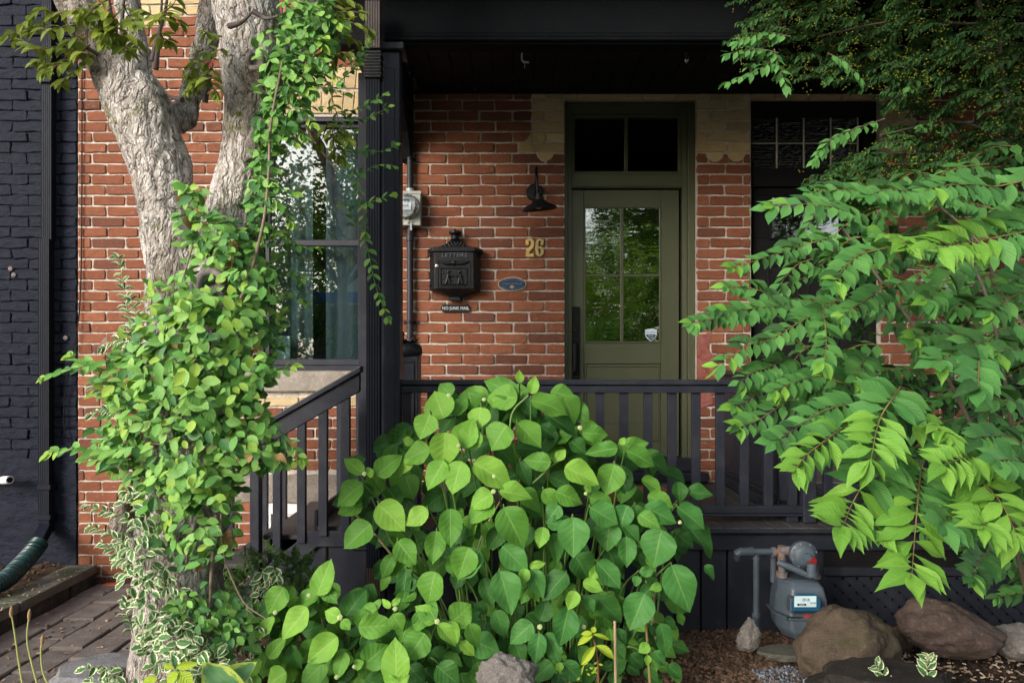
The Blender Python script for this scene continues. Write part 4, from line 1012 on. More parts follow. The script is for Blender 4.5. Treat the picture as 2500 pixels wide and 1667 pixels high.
bx('danger_label', X(1962, yb_), X(1993, yb_), yb_-.003, yb_+.012, Z(1511, yb_), Z(1499, yb_), m_plain('label_red', (.28, .04, .045), .5), gs, .001); bx('bar_label', X(1922, yb_), X(1955, yb_), yb_-.003, yb_+.012, Z(1514, yb_), Z(1507, yb_), M_CAST, gs, .001)
bx('bar_mark', X(1926, yb_), X(1929, yb_), yb_-.004, yb_-.0025, Z(1513, yb_), Z(1508, yb_), m_plain('label_yellow', (.45, .33, .03), .5), gs, 0)
# regulator
rc = Vector((X(1966, 3.6), 3.62, Z(1357, 3.6)))
MB().lathe([(.05, .05), (.068, .03), (.071, .012), (.071, -.004), (.060, -.010), (.055, -.024), (.038, -.034), (.022, -.036), (.020, -.052), (.001, -.053)], rc, 'Y', 32).build('regulator', M_GAS, gs, sm=45)
for k in range(8):
    a = k*math.pi/4+.3; MB().lathe([(.006, 0), (.006, -.012), (.001, -.013)], rc+Vector((.062*math.cos(a), -.002, .062*math.sin(a))), 'Y', 6).build('bolt', m_plain('bolt_metal', (.4, .4, .36), .3, .8), gs)
MB().lathe([(.022, 0), (.022, -.03), (.001, -.031)], rc+Vector((.024, -.02, -.018)), 'Y', 18).build('red_cap', m_plain('red_plastic', (.20, .012, .012), .4), gs, sm=40)
pj = MB(); q = rc+Vector((.022, -.045, -.03)); pj.tube([q, q+Vector((0, 0, -.045))], .024, 14); pj.tube([q+Vector((0, 0, -.045)), q+Vector((0, 0, -.062))], .029, 14)
pj.tube([q+Vector((0, .01, -.07)), q+Vector((-.09, .02, -.03)), q+Vector((-.15, .05, -.01))], [.015, .018, .018], 12); pj.build('relief_vent', M_GAS, gs, sm=50)
pp = MB(); gyp = 3.72
pp.tube([P(1806, 1347, gyp), P(1835, 1346, gyp)], .023, 14); pp.tube([P(1801, 1362, gyp+.03), P(1801, 1349, gyp), P(1812, 1345, gyp)], .022, 14)
pp.tube([P(1833, 1346, gyp), P(1890, 1346, gyp)], .017, 14); pp.tube([P(1846, 1352, gyp), P(1846, 1508, gyp)], .0165, 14); pp.tube([P(1833, 1346, gyp), P(1838, 1346, gyp)], .026, 14)
pp.tube([P(1846, 1495, gyp), P(1846, 1506, gyp)], .022, 14); pp.tube([P(1845, 1508, gyp), P(1848, 1550, gyp)], .02, 12); pp.tube([P(1846, 1360, gyp), P(1846, 1366, gyp)], .021, 14)
pp.tube([P(1888, 1355, gyp+.06), P(1888, 1420, gyp+.06)], .017, 12); pp.build('supply_pipe', M_GAS, gs, sm=50)
pf = MB(); pf.tube([P(1884, 1347, gyp), P(1893, 1347, gyp)], .026, 12); pf.tube([P(1892, 1347, gyp), P(1910, 1345, gyp-.02)], .018, 12); pf.tube([P(1908, 1332, gyp-.02), P(1909, 1372, gyp-.02)], [.02, .022], 12); pf.tube([P(1909, 1372, gyp-.02), P(1909, 1378, gyp-.02)], .027, 12)
pf.tube([P(1909, 1378, gyp-.02), P(1909, 1396, gyp-.02)], .020, 12); pf.tube([P(1909, 1394, gyp-.02), P(1909, 1408, gyp-.02)], .030, 12); pf.tube([P(1905, 1342, gyp-.02), P(1940, 1345, gyp-.04)], [.022, .026], 12)
pf.build('inlet_fitting', M_RUST, gs, sm=50); pf = MB(); pf.tube([P(1990, 1380, gyp-.02), P(1990, 1408, gyp-.02)], .019, 12); pf.tube([P(1990, 1400, gyp-.02), P(1990, 1410, gyp-.02)], .028, 12); pf.build('outlet_fitting', M_RUST, gs, sm=50)
# ============================================================= leaves
def leaf_mesh(name, prof, nu, fold=.12, droop=.18, wave=0., mat=None, serr=0):
    """unit leaf: base at 0, tip at y=1, width 1, normal +z"""
    nv = len(prof)-1; vs = []; uv = []
    us = [-1+2*i/(nu-1) for i in range(nu)]
    ph = R.random()*6; tw = R.uniform(-.05, .05)
    for k, (t, w) in enumerate(prof):
        for u in us:
            ww = w*(1+(serr if (k % 2 and abs(u) == 1) else 0))
            z = fold*abs(u)*w*1.2-droop*t*t+wave*math.sin(t*9+ph+u*2)*abs(u)*w
            vs.append((u*ww*.5+tw*t*t, t-.04*abs(u)*0, z)); uv.append(((u+1)/2, t))
    fs = [(k*nu+i, k*nu+i+1, (k+1)*nu+i+1, (k+1)*nu+i) for k in range(nv) for i in range(nu-1)]
    me = bpy.data.meshes.new('leaf'); me.from_pydata(vs, [], fs)
    l = me.uv_layers.new(name='UVMap'); d = np.array([uv[v] for f in fs for v in f], dtype=np.float32).ravel(); l.data.foreach_set('uv', d)
    smooth(me)
    if mat: me.materials.append(mat)
    return me
P_HYD = [(0, .0), (.02, .30), (.07, .58), (.14, .78), (.22, .91), (.31, .98), (.40, 1), (.50, .97), (.60, .87), (.70, .71), (.79, .52), (.87, .33), (.94, .14), (1, 0)]
P_EUO = [(0, .04), (.12, .5), (.3, .9), (.5, 1), (.7, .85), (.88, .42), (1, .0)]
P_BB = [(0, .03), (.10, .22), (.22, .62), (.36, .92), (.50, 1), (.64, .85), (.78, .52), (.90, .20), (1, .0)]
P_SM = [(0, .04), (.25, .85), (.55, 1), (.8, .55), (1, .0)]
LM = {}
def variants(key, n, prof, nu, mat, **kw):
    LM[key] = [leaf_mesh('leaf', prof, nu, mat=mat, fold=kw.get('fold', .12)*R.uniform(.4, 1.5), droop=kw.get('droop', .18)*R.uniform(.2, 1.6), wave=kw.get('wave', 0), serr=kw.get('serr', 0)) for _ in range(n)]
LH_B = m_leaf('hydrangea_leaf_young', (.15, .37, .045), (.24, .47, .06), (.36, .52, .14), 6, .6, .5, .28, bump=.3)
LH_M = m_leaf('hydrangea_leaf', (.07, .22, .028), (.14, .33, .042), (.24, .42, .12), 6, .55, .5, .24, bump=.3)
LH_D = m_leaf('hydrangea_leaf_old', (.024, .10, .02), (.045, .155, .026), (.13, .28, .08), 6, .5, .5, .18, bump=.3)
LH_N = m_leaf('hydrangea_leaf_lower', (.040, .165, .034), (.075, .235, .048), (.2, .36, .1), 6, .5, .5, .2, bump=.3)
LE = m_leaf('creeper_leaf', (.10, .29, .055), (.27, .49, .11), (.24, .40, .14), 5, .25, .36, .18, bump=.25)
LE_Y = m_leaf('creeper_leaf_young', (.24, .42, .06), (.36, .54, .08), (.42, .56, .2), 5, .25, .4, .25, bump=.25)
LE_D = m_leaf('creeper_leaf_dark', (.045, .15, .04), (.07, .19, .05), (.12, .24, .08), 5, .2, .38, .14, bump=.25)
LV = m_leaf('variegated_leaf', (.05, .16, .05), (.09, .22, .075), (.3, .4, .2), 5, .1, .4, .15, edge=(.74, .76, .50), tcol=(.5, .6, .3))
LB = m_leaf('shrub_leaf', (.06, .205, .05), (.12, .31, .072), (.15, .32, .09), 7, .25, .48, .24, bump=.3)
LB_Y = m_leaf('shrub_leaf_young', (.14, .34, .045), (.22, .45, .06), (.28, .48, .1), 7, .3, .45, .30, bump=.3)
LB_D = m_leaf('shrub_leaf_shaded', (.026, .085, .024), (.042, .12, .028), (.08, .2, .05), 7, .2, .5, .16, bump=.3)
LC = m_leaf('bronze_green_leaf', (.11, .19, .025), (.26, .32, .04), (.3, .36, .08), 7, .3, .38, .3, tcol=(.35, .42, .03))
LY = m_leaf('conifer_sprig', (.025, .075, .018), (.08, .17, .03), (.1, .2, .05), 3, .1, .5, .15)
LHO = m_leaf('hosta_leaf', (.10, .24, .10), (.12, .26, .11), (.06, .16, .06), 1.2, .2, .4, .2, edge=(.40, .50, .10))
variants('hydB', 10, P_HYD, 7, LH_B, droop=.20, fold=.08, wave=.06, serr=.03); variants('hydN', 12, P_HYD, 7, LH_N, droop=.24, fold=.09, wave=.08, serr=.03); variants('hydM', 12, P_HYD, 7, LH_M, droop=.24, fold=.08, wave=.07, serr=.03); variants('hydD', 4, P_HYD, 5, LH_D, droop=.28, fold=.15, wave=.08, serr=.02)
variants('euo', 8, P_EUO, 3, LE, droop=.12, fold=.08); variants('euoY', 5, P_EUO, 3, LE_Y, droop=.10, fold=.08); variants('euoD', 4, P_EUO, 3, LE_D, droop=.15, fold=.18)
variants('dead', 3, P_EUO, 3, m_leaf('dry_leaf', (.30, .17, .07), (.42, .27, .12), (.3, .2, .1), 5, .2, .7, .1), droop=.5, fold=.4, wave=.1)
variants('var', 6, P_EUO, 5, LV, droop=.15, fold=.2, wave=.06)
variants('bb', 6, P_BB, 5, LB, droop=.12, fold=.03, wave=.025); variants('bbY', 5, P_BB, 5, LB_Y, droop=.2, fold=.08, wave=.04); variants('bbD', 4, P_SM, 3, LB_D, droop=.2, fold=.2)
variants('crab', 5, P_EUO, 3, LC, droop=.25, fold=.15); variants('yew', 3, P_SM, 3, LY, droop=.1, fold=.1); variants('hosta', 2, P_HYD, 7, LHO, droop=.3, fold=.2, wave=.03)
variants('yel', 3, P_EUO, 5, m_leaf('lime_leaf', (.34, .48, .03), (.42, .55, .05), (.4, .5, .1), 6, .3, .4, .3), droop=.15, fold=.2)

def lmat(b, d, L, Wd, nrm):
    d = d.normalized(); z = (nrm-d*nrm.dot(d))
    if z.length < 1e-4: z = d.orthogonal()
    z.normalize(); x = d.cross(z)
    return Matrix(((x.x*Wd, d.x*L, z.x*L, b.x), (x.y*Wd, d.y*L, z.y*L, b.y), (x.z*Wd, d.z*L, z.z*L, b.z), (0, 0, 0, 1)))
def place(parent, items, n_single=300, name='leaf', mass='leaves'):
    """items: (key, Matrix).  the leaves that show largest become objects, the rest one mesh"""
    cells = {}
    rec = []
    for i, (key, M) in enumerate(items):
        c = M@Vector((0, .5, 0))
        if c.y < .2: continue
        px, py = 1250+c.x*F/c.y, 880-(c.z-EYE)*F/c.y
        s = (M.col[1].xyz.length*F/c.y)*(M.col[0].xyz.length*F/c.y)
        rec.append((i, px, py, c.y, s))
        if 0 < px < 2500 and 0 < py < 1667:
            for dx in (-6, 6):
                for dy in (-6, 6):
                    k = (int((px+dx)//16), int((py+dy)//16))
                    if k not in cells or cells[k][0] > c.y: cells[k] = (c.y, i)
    vis = {}
    for _, i in cells.values(): vis[i] = vis.get(i, 0)+1
    sc = {i: s*vis.get(i, 0)**.8 for i, _, _, _, s in rec if i in vis}
    top = set(sorted(sc, key=lambda i: -sc[i])[:n_single])
    groups = {}
    for i, (key, M) in enumerate(items):
        me = R.choice(LM[key])
        if i in top:
            o = bpy.data.objects.new(name, me); COL.objects.link(o); adopt(o, parent); o.matrix_basis = M
        else: groups.setdefault(key, []).append((me, M))
    if not groups: return
    V_, Fc, UV, MI = [], [], [], []; off = 0; mats = []
    for key, l in groups.items():
        mi = len(mats); mats.append(LM[key][0].materials[0])
        for me, M in l:
            if not hasattr(place, 'c'): place.c = {}
            if me.name not in place.c:
                n = len(me.vertices); co = np.empty(n*3); me.vertices.foreach_get('co', co); lp = np.empty(len(me.loops), dtype=np.int32); me.loops.foreach_get('vertex_index', lp)
                uv = np.empty(len(me.loops)*2, dtype=np.float32); me.uv_layers[0].data.foreach_get('uv', uv); place.c[me.name] = (co.reshape(-1, 3), lp.reshape(-1, 4), uv)
            co, lp, uv = place.c[me.name]; A = np.array(M)
            V_.append(co@A[:3, :3].T+A[:3, 3]); Fc.append(lp+off); UV.append(uv); MI.append(np.full(len(lp), mi, dtype=np.int32)); off += len(co)
    v = np.concatenate(V_); f = np.concatenate(Fc); me = bpy.data.meshes.new(mass)
    me.vertices.add(len(v)); me.vertices.foreach_set('co', v.ravel()); me.loops.add(f.size); me.loops.foreach_set('vertex_index', f.ravel().astype(np.int32))
    me.polygons.add(len(f)); me.polygons.foreach_set('loop_start', np.arange(0, f.size, 4, dtype=np.int32))
    l = me.uv_layers.new(name='UVMap'); l.data.foreach_set('uv', np.concatenate(UV)); me.update(calc_edges=True)
    me.polygons.foreach_set('material_index', np.concatenate(MI)); me.polygons.foreach_set('use_smooth', np.ones(len(f), dtype=bool))
    for m in mats: me.materials.append(m)
    o = obj(mass, me, parent); o['kind'] = 'stuff'
def rowx(rows, py):
    if py <= rows[0][0]: return rows[0][1:]
    for a, b in zip(rows, rows[1:]):
        if a[0] <= py <= b[0]:
            t = (py-a[0])/(b[0]-a[0]); return (a[1]+(b[1]-a[1])*t, a[2]+(b[2]-a[2])*t)
    return rows[-1][1:]
def sample(rows):
    ys = [r[0] for r in rows]
    while True:
        py = R.uniform(ys[0], ys[-1]); a, b = rowx(rows, py); mx = max(r[2]-r[1] for r in rows)
        if R.random()*mx < b-a: return R.uniform(a, b), py, a, b
def gs(s): return R.gauss(0, s)
def V3(x, y, z): return Vector((x, y, z))
STEM_G = m_plain('green_stem', (.12, .22, .05), .5); STEM_B = m_plain('brown_stem', (.085, .065, .042), .7, 0, .3, .5, 80); STEM_T = m_plain('tan_stem', (.38, .27, .16), .7)
STEM_O = m_plain('orange_twig', (.20, .14, .05), .6)

def twig(stems, items, pts, L, keyf, wr=.5, step=.5, r0=.0032, droop=.5, tipn=3, spread=.9, lrand=.15, open_=1.0, up=V3(0, -.55, .8), start=.12, dec=True, dco=.55):
    """opposite leaves along a twig; pts are 3-D, last one is the tip"""
    q = crs(pts, 10); n = len(q); acc = 0; ln = [0]
    for a, b in zip(q, q[1:]): acc += (b-a).length; ln.append(acc)
    stems.tube(q[::3]+[q[-1]], [r0*(1-.7*i/(len(q[::3]))) for i in range(len(q[::3])+1)], 5)
    s = acc*start; k = 0
    def at(s_):
        for i in range(n-1):
            if ln[i+1] >= s_:
                t = (s_-ln[i])/max(1e-6, ln[i+1]-ln[i]); return q[i].lerp(q[i+1], t), (q[i+1]-q[i]).normalized()
        return q[-1], (q[-1]-q[-2]).normalized()
    while s < acc:
        p, d = at(s); f = s/acc
        side = d.cross(up).normalized()
        if k % 2 and dec: side = (side*.75+up.normalized()*.5*R.choice((-1, 1))).normalized()
        for sg in (-1, 1):
            dr = (d*(dco+.5*f)+side*sg*spread+V3(0, -.15, -droop*R.uniform(.6, 1.3))+V3(gs(.12), gs(.12), gs(.1))).normalized()
            nr = (up+V3(gs(.25), gs(.25), gs(.2))+side*sg*.3)
            l = L*R.uniform(1-lrand, 1+lrand)*(1-.25*f*f+.0)
            items.append((keyf(f), lmat(p, dr, l, l*wr*R.uniform(.9, 1.1), nr)))
        s += L*step*R.uniform(.85, 1.15); k += 1
    p, d = q[-1], (q[-1]-q[-2]).normalized(); side = d.cross(up).normalized()
    for j in range(tipn):
        dr = (d*.6+side*(j-(tipn-1)/2)*.55+V3(0, -.1, -droop*1.2)+V3(gs(.12), gs(.12), gs(.12))).normalized()
        l = L*R.uniform(.6, .95); items.append((keyf(1.0), lmat(p, dr, l, l*wr, up+V3(gs(.35), gs(.35), 0))))

# ============================================================= the tree
TY = 3.05
OF = TY-3.4
def m_bark():
    m, t = newmat('bark'); n = N(t); p = n.pos()
    w = n.n('TexNoise'); w.inputs['Scale'].default_value = 7; w.inputs['Detail'].default_value = 3; n.link(p, w.inputs['Vector'])
    mx = n.n('MixRGB'); mx.inputs[0].default_value = .10; n.link(p, mx.inputs[1]); n.link(w.outputs['Color'], mx.inputs[2]); q = mx.outputs[0]
    def ridge(sc, det=2): return n.math('ABSOLUTE', n.math('SUBTRACT', n.noise(1, det, n.scaled(q, sc), rough=.5), .5))
    r1 = ridge((26, 26, 8)); r2 = ridge((60, 60, 24), 3); fine = n.noise(1, 6, n.scaled(p, (90, 90, 50)), rough=.75)
    a = n.noise(1, 5, n.scaled(p, (3.2, 3.2, 2)), rough=.6); b = n.noise(1, 7, n.scaled(p, (30, 30, 16)), rough=.7)
    c = n.mix(n.ramp(b, .34, .56), (.34, .295, .26), (.70, .655, .62)); c = n.mix(n.ramp(a, .47, .61, .0, .72), c, (.19, .14, .105))
    c = n.mix(n.ramp(fine, .54, .72, 0, .4), c, (.16, .125, .10))
    c = n.mix(n.ramp(r1, .0, .022, .85, 0), c, (.06, .045, .035)); c = n.mix(n.ramp(r2, .0, .025, .5, 0), c, (.10, .075, .06))
    c = n.mix(n.math('MULTIPLY', n.ramp(n.noise(4.3, 5), .57, .66), n.ramp(n.noise(40, 5), .42, .6)), c, (.15, .16, .03))
    h = n.math('ADD', n.math('MULTIPLY', n.ramp(r1, 0, .08), .8), n.math('ADD', n.math('MULTIPLY', n.ramp(r2, 0, .1), .4), n.math('ADD', n.math('MULTIPLY', b, .8), n.math('MULTIPLY', fine, .5))))
    n.out(n.bsdf(c, .92, n.bump(h, 1, .016), spec=.15)); return m
M_BARK = m_bark()
tree = empty('old_tree', P(445, 1680, TY)*1, 'old forked tree with pale flaking bark wrapped in green creeper', 'tree')
def limb(pl, Y0=TY):
    pts = []; rr = []
    for e in pl:
        Y = e[3]+OF if len(e) > 3 else Y0; pts.append(P(e[0], e[1], Y)); rr.append(.95*e[2]*Y/F)
    q = crs(pts, 8); n = len(pl)-1; ws = []
    for i in range(len(q)):
        t = i/8; k = min(int(t), n-1); f = t-k; f = f*f*(3-2*f); ws.append(rr[k]*(1-f)+rr[k+1]*f)
    return q, ws
def wood(limbs, name, parent, vox=.010, amp=.011):
    b = MB()
    for l in limbs:
        q, ws = limb(l); b.tube(q, ws, 28)
    me = b.mesh('t'); o = bpy.data.objects.new('t', me); COL.objects.link(o)
    m = o.modifiers.new('r', 'REMESH'); m.mode = 'VOXEL'; m.voxel_size = vox
    m2 = o.modifiers.new('s', 'SMOOTH'); m2.iterations = 8; m2.factor = .6
    ev = o.evaluated_get(bpy.context.evaluated_depsgraph_get()); me2 = bpy.data.meshes.new_from_object(ev); bpy.data.objects.remove(o)
    n = len(me2.vertices); co = np.empty(n*3); me2.vertices.foreach_get('co', co); co = co.reshape(-1, 3); no = np.array([v.normal[:] for v in me2.vertices])
    out_ = co.copy()
    for i in range(n):
        p = Vector(co[i]); w = noise.noise_vector(p*5)*.6
        r1 = abs(noise.noise(Vector((p.x*17, p.y*17, p.z*5))+w)); r2 = abs(noise.noise(Vector((p.x*40, p.y*40, p.z*15))+w*2))
        h = min(r1*5, 1)*.7+min(r2*4, 1)*.4-.8+1.1*noise.noise(p*6)+.5*noise.noise(p*22)
        out_[i] = co[i]+no[i]*h*amp
    me2.vertices.foreach_set('co', out_.ravel()); me2.update(); smooth(me2); me2.materials.clear(); me2.materials.append(M_BARK); me2.name = name
    return obj(name, me2, parent)
trunk = wood([
    [(440, 1760, 135), (440, 1640, 118), (440, 1500, 108), (440, 1400, 106), (450, 1250, 110), (462, 1100, 118), (470, 950, 118), (462, 840, 108), (440, 740, 84), (425, 640, 66), (412, 540, 64), (400, 440, 72), (372, 350, 76), (338, 260, 80), (300, 190, 70), (255, 120, 54), (200, 30, 48), (150, -70, 44), (100, -200, 40), (40, -420, 36), (-60, -650, 30), (-120, -860, 18)],
    [(500, 950, 90), (512, 850, 92), (530, 740, 84), (553, 620, 76), (578, 500, 72), (600, 400, 68), (612, 300, 66), (618, 200, 78), (612, 100, 80), (600, 0, 82), (590, -120, 76), (585, -240, 66), (600, -450, 54), (640, -700, 40), (650, -880, 24)],
    [(335, 220, 50), (330, 140, 36), (318, 60, 30), (305, -40, 28), (290, -160, 24), (250, -400, 16), (240, -600, 8)],
    [(408, 300, 30, 3.5), (445, 285, 32, 3.62), (470, 220, 26, 3.7), (495, 130, 30, 3.75), (518, 20, 30, 3.8), (530, -100, 28, 3.85), (560, -350, 20, 3.9), (600, -600, 10, 3.95)],
    [(650, 260, 44, 3.5), (700, 150, 40, 3.6), (760, 40, 36, 3.65), (820, -90, 30, 3.7), (900, -280, 22, 3.75), (960, -500, 10, 3.8)],
    [(330, 1340, 40, 3.36), (300, 1290, 26, 3.30), (300, 1240, 20, 3.30), (330, 1215, 14, 3.30), (370, 1260, 20, 3.3), (400, 1360, 30, 3.3)],
], 'trunk', tree)
# knot with a grey lip, hollow branch scar, twigs
def knot(px, py, r, Y, nm='knot'):
    c = P(px, py, Y); b = MB(); pts = []
    for k in range(25):
        a = 2*math.pi*k/24; pts.append(c+V3(math.cos(a)*r, -.012*math.sin(a*3), math.sin(a)*r*1.15))
    b.tube(pts, [r*.38*(1+.15*math.sin(k*1.3)) for k in range(25)], 10); b.lathe([(r*.9, .01), (r*.5, .02), (.001, .03)], c, 'Y', 16)
    return b.build(nm, m_stone(nm+'_wood', (.17, .14, .13), (.36, .32, .30), 30), tree, sm=60)
knot(515, 697, .048, TY-.285); knot(625, 150, .030, TY-.165)
tw = MB()
for pl in ([(380, 170), (385, 120), (392, 60), (396, -20)], [(372, 150), (385, 90), (405, 20), (408, -30)], [(275, 60), (268, 20), (262, -30)], [(300, 120), (298, 60), (305, -20)],
           [(200, 150, 3.7), (255, 200, 3.5), (265, 250, 3.45), (275, 290, 3.42)], [(265, 190, 3.3), (258, 150, 3.3), (200, 110, 3.3), (120, 80, 3.3)], [(445, 245, 3.3), (420, 238, 3.35), (405, 232, 3.38)],
           [(500, 250), (512, 190), (520, 140)], [(560, 65, 3.15), (590, 55, 3.1), (618, 28, 3.05)], [(618, 28, 3.05), (650, 45, 3.05), (680, 40, 3.0)]):
    q = crs([P(a[0], a[1], (a[2] if len(a) > 2 else 3.25)+OF) for a in pl], 5); tw.tube(q, [.012-.009*i/len(q) for i in range(len(q))], 6)
tw.build('twigs', m_plain('dark_twig', (.06, .045, .045), .7), tree, sm=60)['kind'] = 'stuff'
ds_ = MB(); ds_.tube(crs([P(745, 305, 3.1), (P(770, 350, 3.08)), P(822, 415, 3.05)], 4), .004, 6); ds_.tube([P(819, 411, 3.05), P(824, 418, 3.05)], .007, 6); ds_.build('dead_twig', STEM_T, tree, sm=60)
# the tree's own bronze green leaves
it = []; sp = MB()
ck = lambda f: 'crab'
def sprays(pl, Y, L=.062, wr=.5, **kw): twig(sp, it, [P(a, b, Y+OF+gs(.04)) for a, b in pl], L, ck, wr=wr, droop=.4, step=.55, spread=1.15, **kw)
for pl in ([(200, 60), (130, 70), (60, 75), (10, 90)], [(210, 80), (150, 110), (90, 120), (50, 100)], [(220, 110), (180, 140), (130, 160), (90, 150)], [(230, 130), (190, 170), (160, 190), (150, 205)],
           [(220, 40), (160, 30), (90, 60)], [(215, 130), (140, 120), (110, 140)], [(190, 150), (120, 165), (108, 178)], [(150, 40), (100, 25), (55, 60)]): sprays(pl, 3.25)
for pl in ([(262, 0), (225, 25), (200, 40)], [(270, 20), (240, 60), (260, 85)], [(300, 10), (315, 40), (330, 60)], [(290, 60), (262, 90), (255, 105)], [(300, 80), (320, 95), (335, 110)], [(270, 60), (230, 30), (190, 25)], [(280, 40), (265, 60), (285, 95)],
           [(400, 30), (420, 15), (430, 0)], [(395, 50), (375, 40), (360, 30)], [(390, 80), (400, 95), (410, 100)], [(395, 35), (415, 40), (440, 55)], [(300, 110), (310, 125), (315, 125)], [(225, 40), (250, 55), (245, 80)]): sprays(pl, 3.0)
for pl in ([(520, 140), (500, 150), (470, 160), (460, 185)], [(520, 170), (500, 185), (470, 200)], [(515, 190), (490, 205), (465, 215)], [(510, 200), (520, 215), (525, 225)], [(540, 90), (520, 85), (505, 80)], [(545, 120), (525, 125), (505, 130)]): sprays(pl, 3.18)
for pl in ([(760, 20), (800, 10), (830, 35)], [(780, 40), (830, 30), (880, 30)], [(800, 60), (850, 55), (900, 70)], [(780, 80), (830, 85), (870, 100)], [(790, 120), (820, 140), (850, 130)], [(800, 0), (840, 0), (870, 10)], [(760, 100), (790, 130), (810, 160)],
           [(800, 300), (790, 330), (780, 355)], [(810, 310), (815, 345), (818, 375)], [(815, 300), (835, 330), (850, 345)], [(800, 320), (820, 350), (830, 380)], [(740, 60), (780, 90), (800, 110)], [(720, 10), (760, 30), (790, 60)]): sprays(pl, 3.3, wr=.4)
for _ in range(190):                       # unseen crown leaves, added above the picture to shade beam and wall
    Y = R.uniform(1.9, 3.9); zt = EYE+.5165*Y+R.uniform(.35, 2.2); x = R.uniform(-3.2, -.2); t = V3(x, Y, zt); a_ = R.uniform(0, 6.3); r_ = t+V3(math.cos(a_)*.3, math.sin(a_)*.3, -.02)
    twig(sp, it, [r_, r_.lerp(t, .5)+V3(0, 0, .03), t], .075, ck, wr=.55, step=.5, droop=.3, spread=1.1, up=V3(0, -.2, .9))
sp.build('leaf_twigs', m_plain('red_twig', (.10, .05, .03), .7), tree)['kind'] = 'stuff'
place(tree, it, 300)
bl = MB()
for k in range(6):
    d = V3(gs(.6), -.5, gs(.6)-.5).normalized(); c = P(518, 150, 2.8); bl.tube([c, c+d*.02, c+d*.034+V3(0, 0, -.012)], [.003, .004, .001], 5)
bl.build('red_bud', m_plain('red_bud', (.42, .10, .07), .6), tree, sm=60)

# ============================================================= green creeper on the trunk
cr = empty('green_creeper', P(470, 1600, 3.2), 'green leaved creeper climbing the forked trunk with long side shoots', 'climber')
it = []; sp = MB()
def shell(rows, n, L, keys, Rf=.26, Y0=TY, Ls=.18, wr=.62, out=.09, up=.55, dr=.5):
    if 'var' not in keys: n = int(n*1.2); L *= .9
    for _ in range(n):
        px, py, a, b = sample(rows); u = (px-(a+b)/2)/((b-a)/2+1e-6); Y = Y0-Rf*math.sqrt(max(0, 1-u*u*.8))-abs(gs(out)); p = P(px, py, Y)
        nr = V3(u*.5+gs(.4), -1+gs(.2), up+.15+gs(.5)); d = V3(gs(.8)+u*.5, -.25+gs(.3), -dr+gs(.6))
        l = L*R.uniform(1-Ls*1.6, 1+Ls)
        it.append((R.choice(keys), lmat(p, d, l, l*wr*R.uniform(.85, 1.15), nr)))
M1 = [(410, 425, 450), (440, 430, 480), (500, 440, 500), (540, 412, 545), (580, 420, 600), (640, 425, 640), (690, 380, 650), (720, 350, 650), (760, 345, 640), (800, 330, 650), (850, 290, 660), (890, 250, 670), (930, 235, 665), (960, 240, 640), (1000, 270, 640), (1040, 245, 650), (1080, 225, 670), (1120, 250, 700), (1160, 280, 600), (1200, 320, 585), (1250, 340, 580), (1300, 355, 575), (1350, 410, 555), (1378, 440, 530)]
K = ['euo']*36+['euoY']*5+['euoD']*14+['dead']
shell([(450, 440, 475), (500, 450, 505), (540, 430, 560), (580, 450, 610), (640, 450, 640), (690, 420, 680)], 230, .058, K, Rf=.24, out=.04); 
shell([(655, 560, 650), (700, 540, 655), (740, 380, 650), (800, 330, 650)], 190, .058, K+['euoY']*3, Rf=.26)
shell([(690, 360, 500), (740, 350, 540), (780, 400, 660)], 60, .06, ['euoY', 'euo', 'euo'], Rf=.33)
shell([r for r in M1 if 790 < r[0] < 1130], 720, .062, K, Rf=.27, out=.1)
shell([r for r in M1 if r[0] > 1110], 230, .060, K, Rf=.26, out=.06)
shell([(860, 300, 640), (930, 260, 640), (1000, 300, 600)], 90, .068, ['euoY', 'euo', 'euo', 'euo'], Rf=.36)
shell([(1120, 330, 560), (1170, 370, 560), (1220, 420, 560)], 60, .062, ['euoY', 'euo', 'euo', 'euo'], Rf=.32)
M2 = [(0, 690, 800), (60, 690, 840), (120, 680, 820), (180, 665, 790), (240, 650, 750), (300, 625, 715), (360, 618, 680), (420, 612, 665), (480, 605, 655), (560, 595, 645), (620, 580, 640)]
shell(M2, 480, .058, ['euo', 'euo', 'euoD'], Rf=.12, Y0=3.05, out=.06)
shell([(60, 610, 690), (140, 630, 680), (200, 640, 680), (260, 620, 660)], 26, .052, ['euo'], Rf=.2)
shell([(600, 600, 690), (700, 610, 700), (780, 620, 690), (840, 600, 640)], 55, .048, ['euoD', 'euo'], Rf=.1, Y0=3.45)
shell([(1435, 410, 560), (1480, 395, 590), (1520, 430, 610), (1560, 450, 630), (1600, 500, 610)], 150, .052, ['euo', 'euoD'], Rf=.24, out=.05)
ke = lambda f: 'euoY' if f > .85 and R.random() < .6 else ('euo' if R.random() < .75 else 'euoD')
def arm(pl, Y=3.15, L=.055, **kw):
    Ys = Y if hasattr(Y, '__len__') else [Y]*len(pl)
    twig(sp, it, [P(a, b, y+OF*(1 if y < 3.45 else 0)) for (a, b), y in zip(pl, Ys)], L*.93, ke, wr=.60, **{**dict(step=.55, droop=.25, spread=1, r0=.0028), **kw})
arm([(340, 870), (260, 880), (190, 898), (150, 903), (110, 920)], [3.15, 3.1, 3.05, 3.02, 3.0], .058); arm([(330, 900), (270, 905), (215, 890), (175, 870)], 3.1, .055)
arm([(330, 1090), (250, 1100), (190, 1095), (120, 1105)], 3.05, .055); arm([(320, 1120), (260, 1125), (210, 1118)], 3.05)
arm([(630, 900), (680, 905), (715, 895)], 3.1); arm([(640, 1090), (700, 1080), (735, 1120)], 3.1); arm([(630, 1130), (690, 1130), (725, 1125)], 3.15); arm([(620, 1060), (660, 1040), (690, 1060)], 3.1)
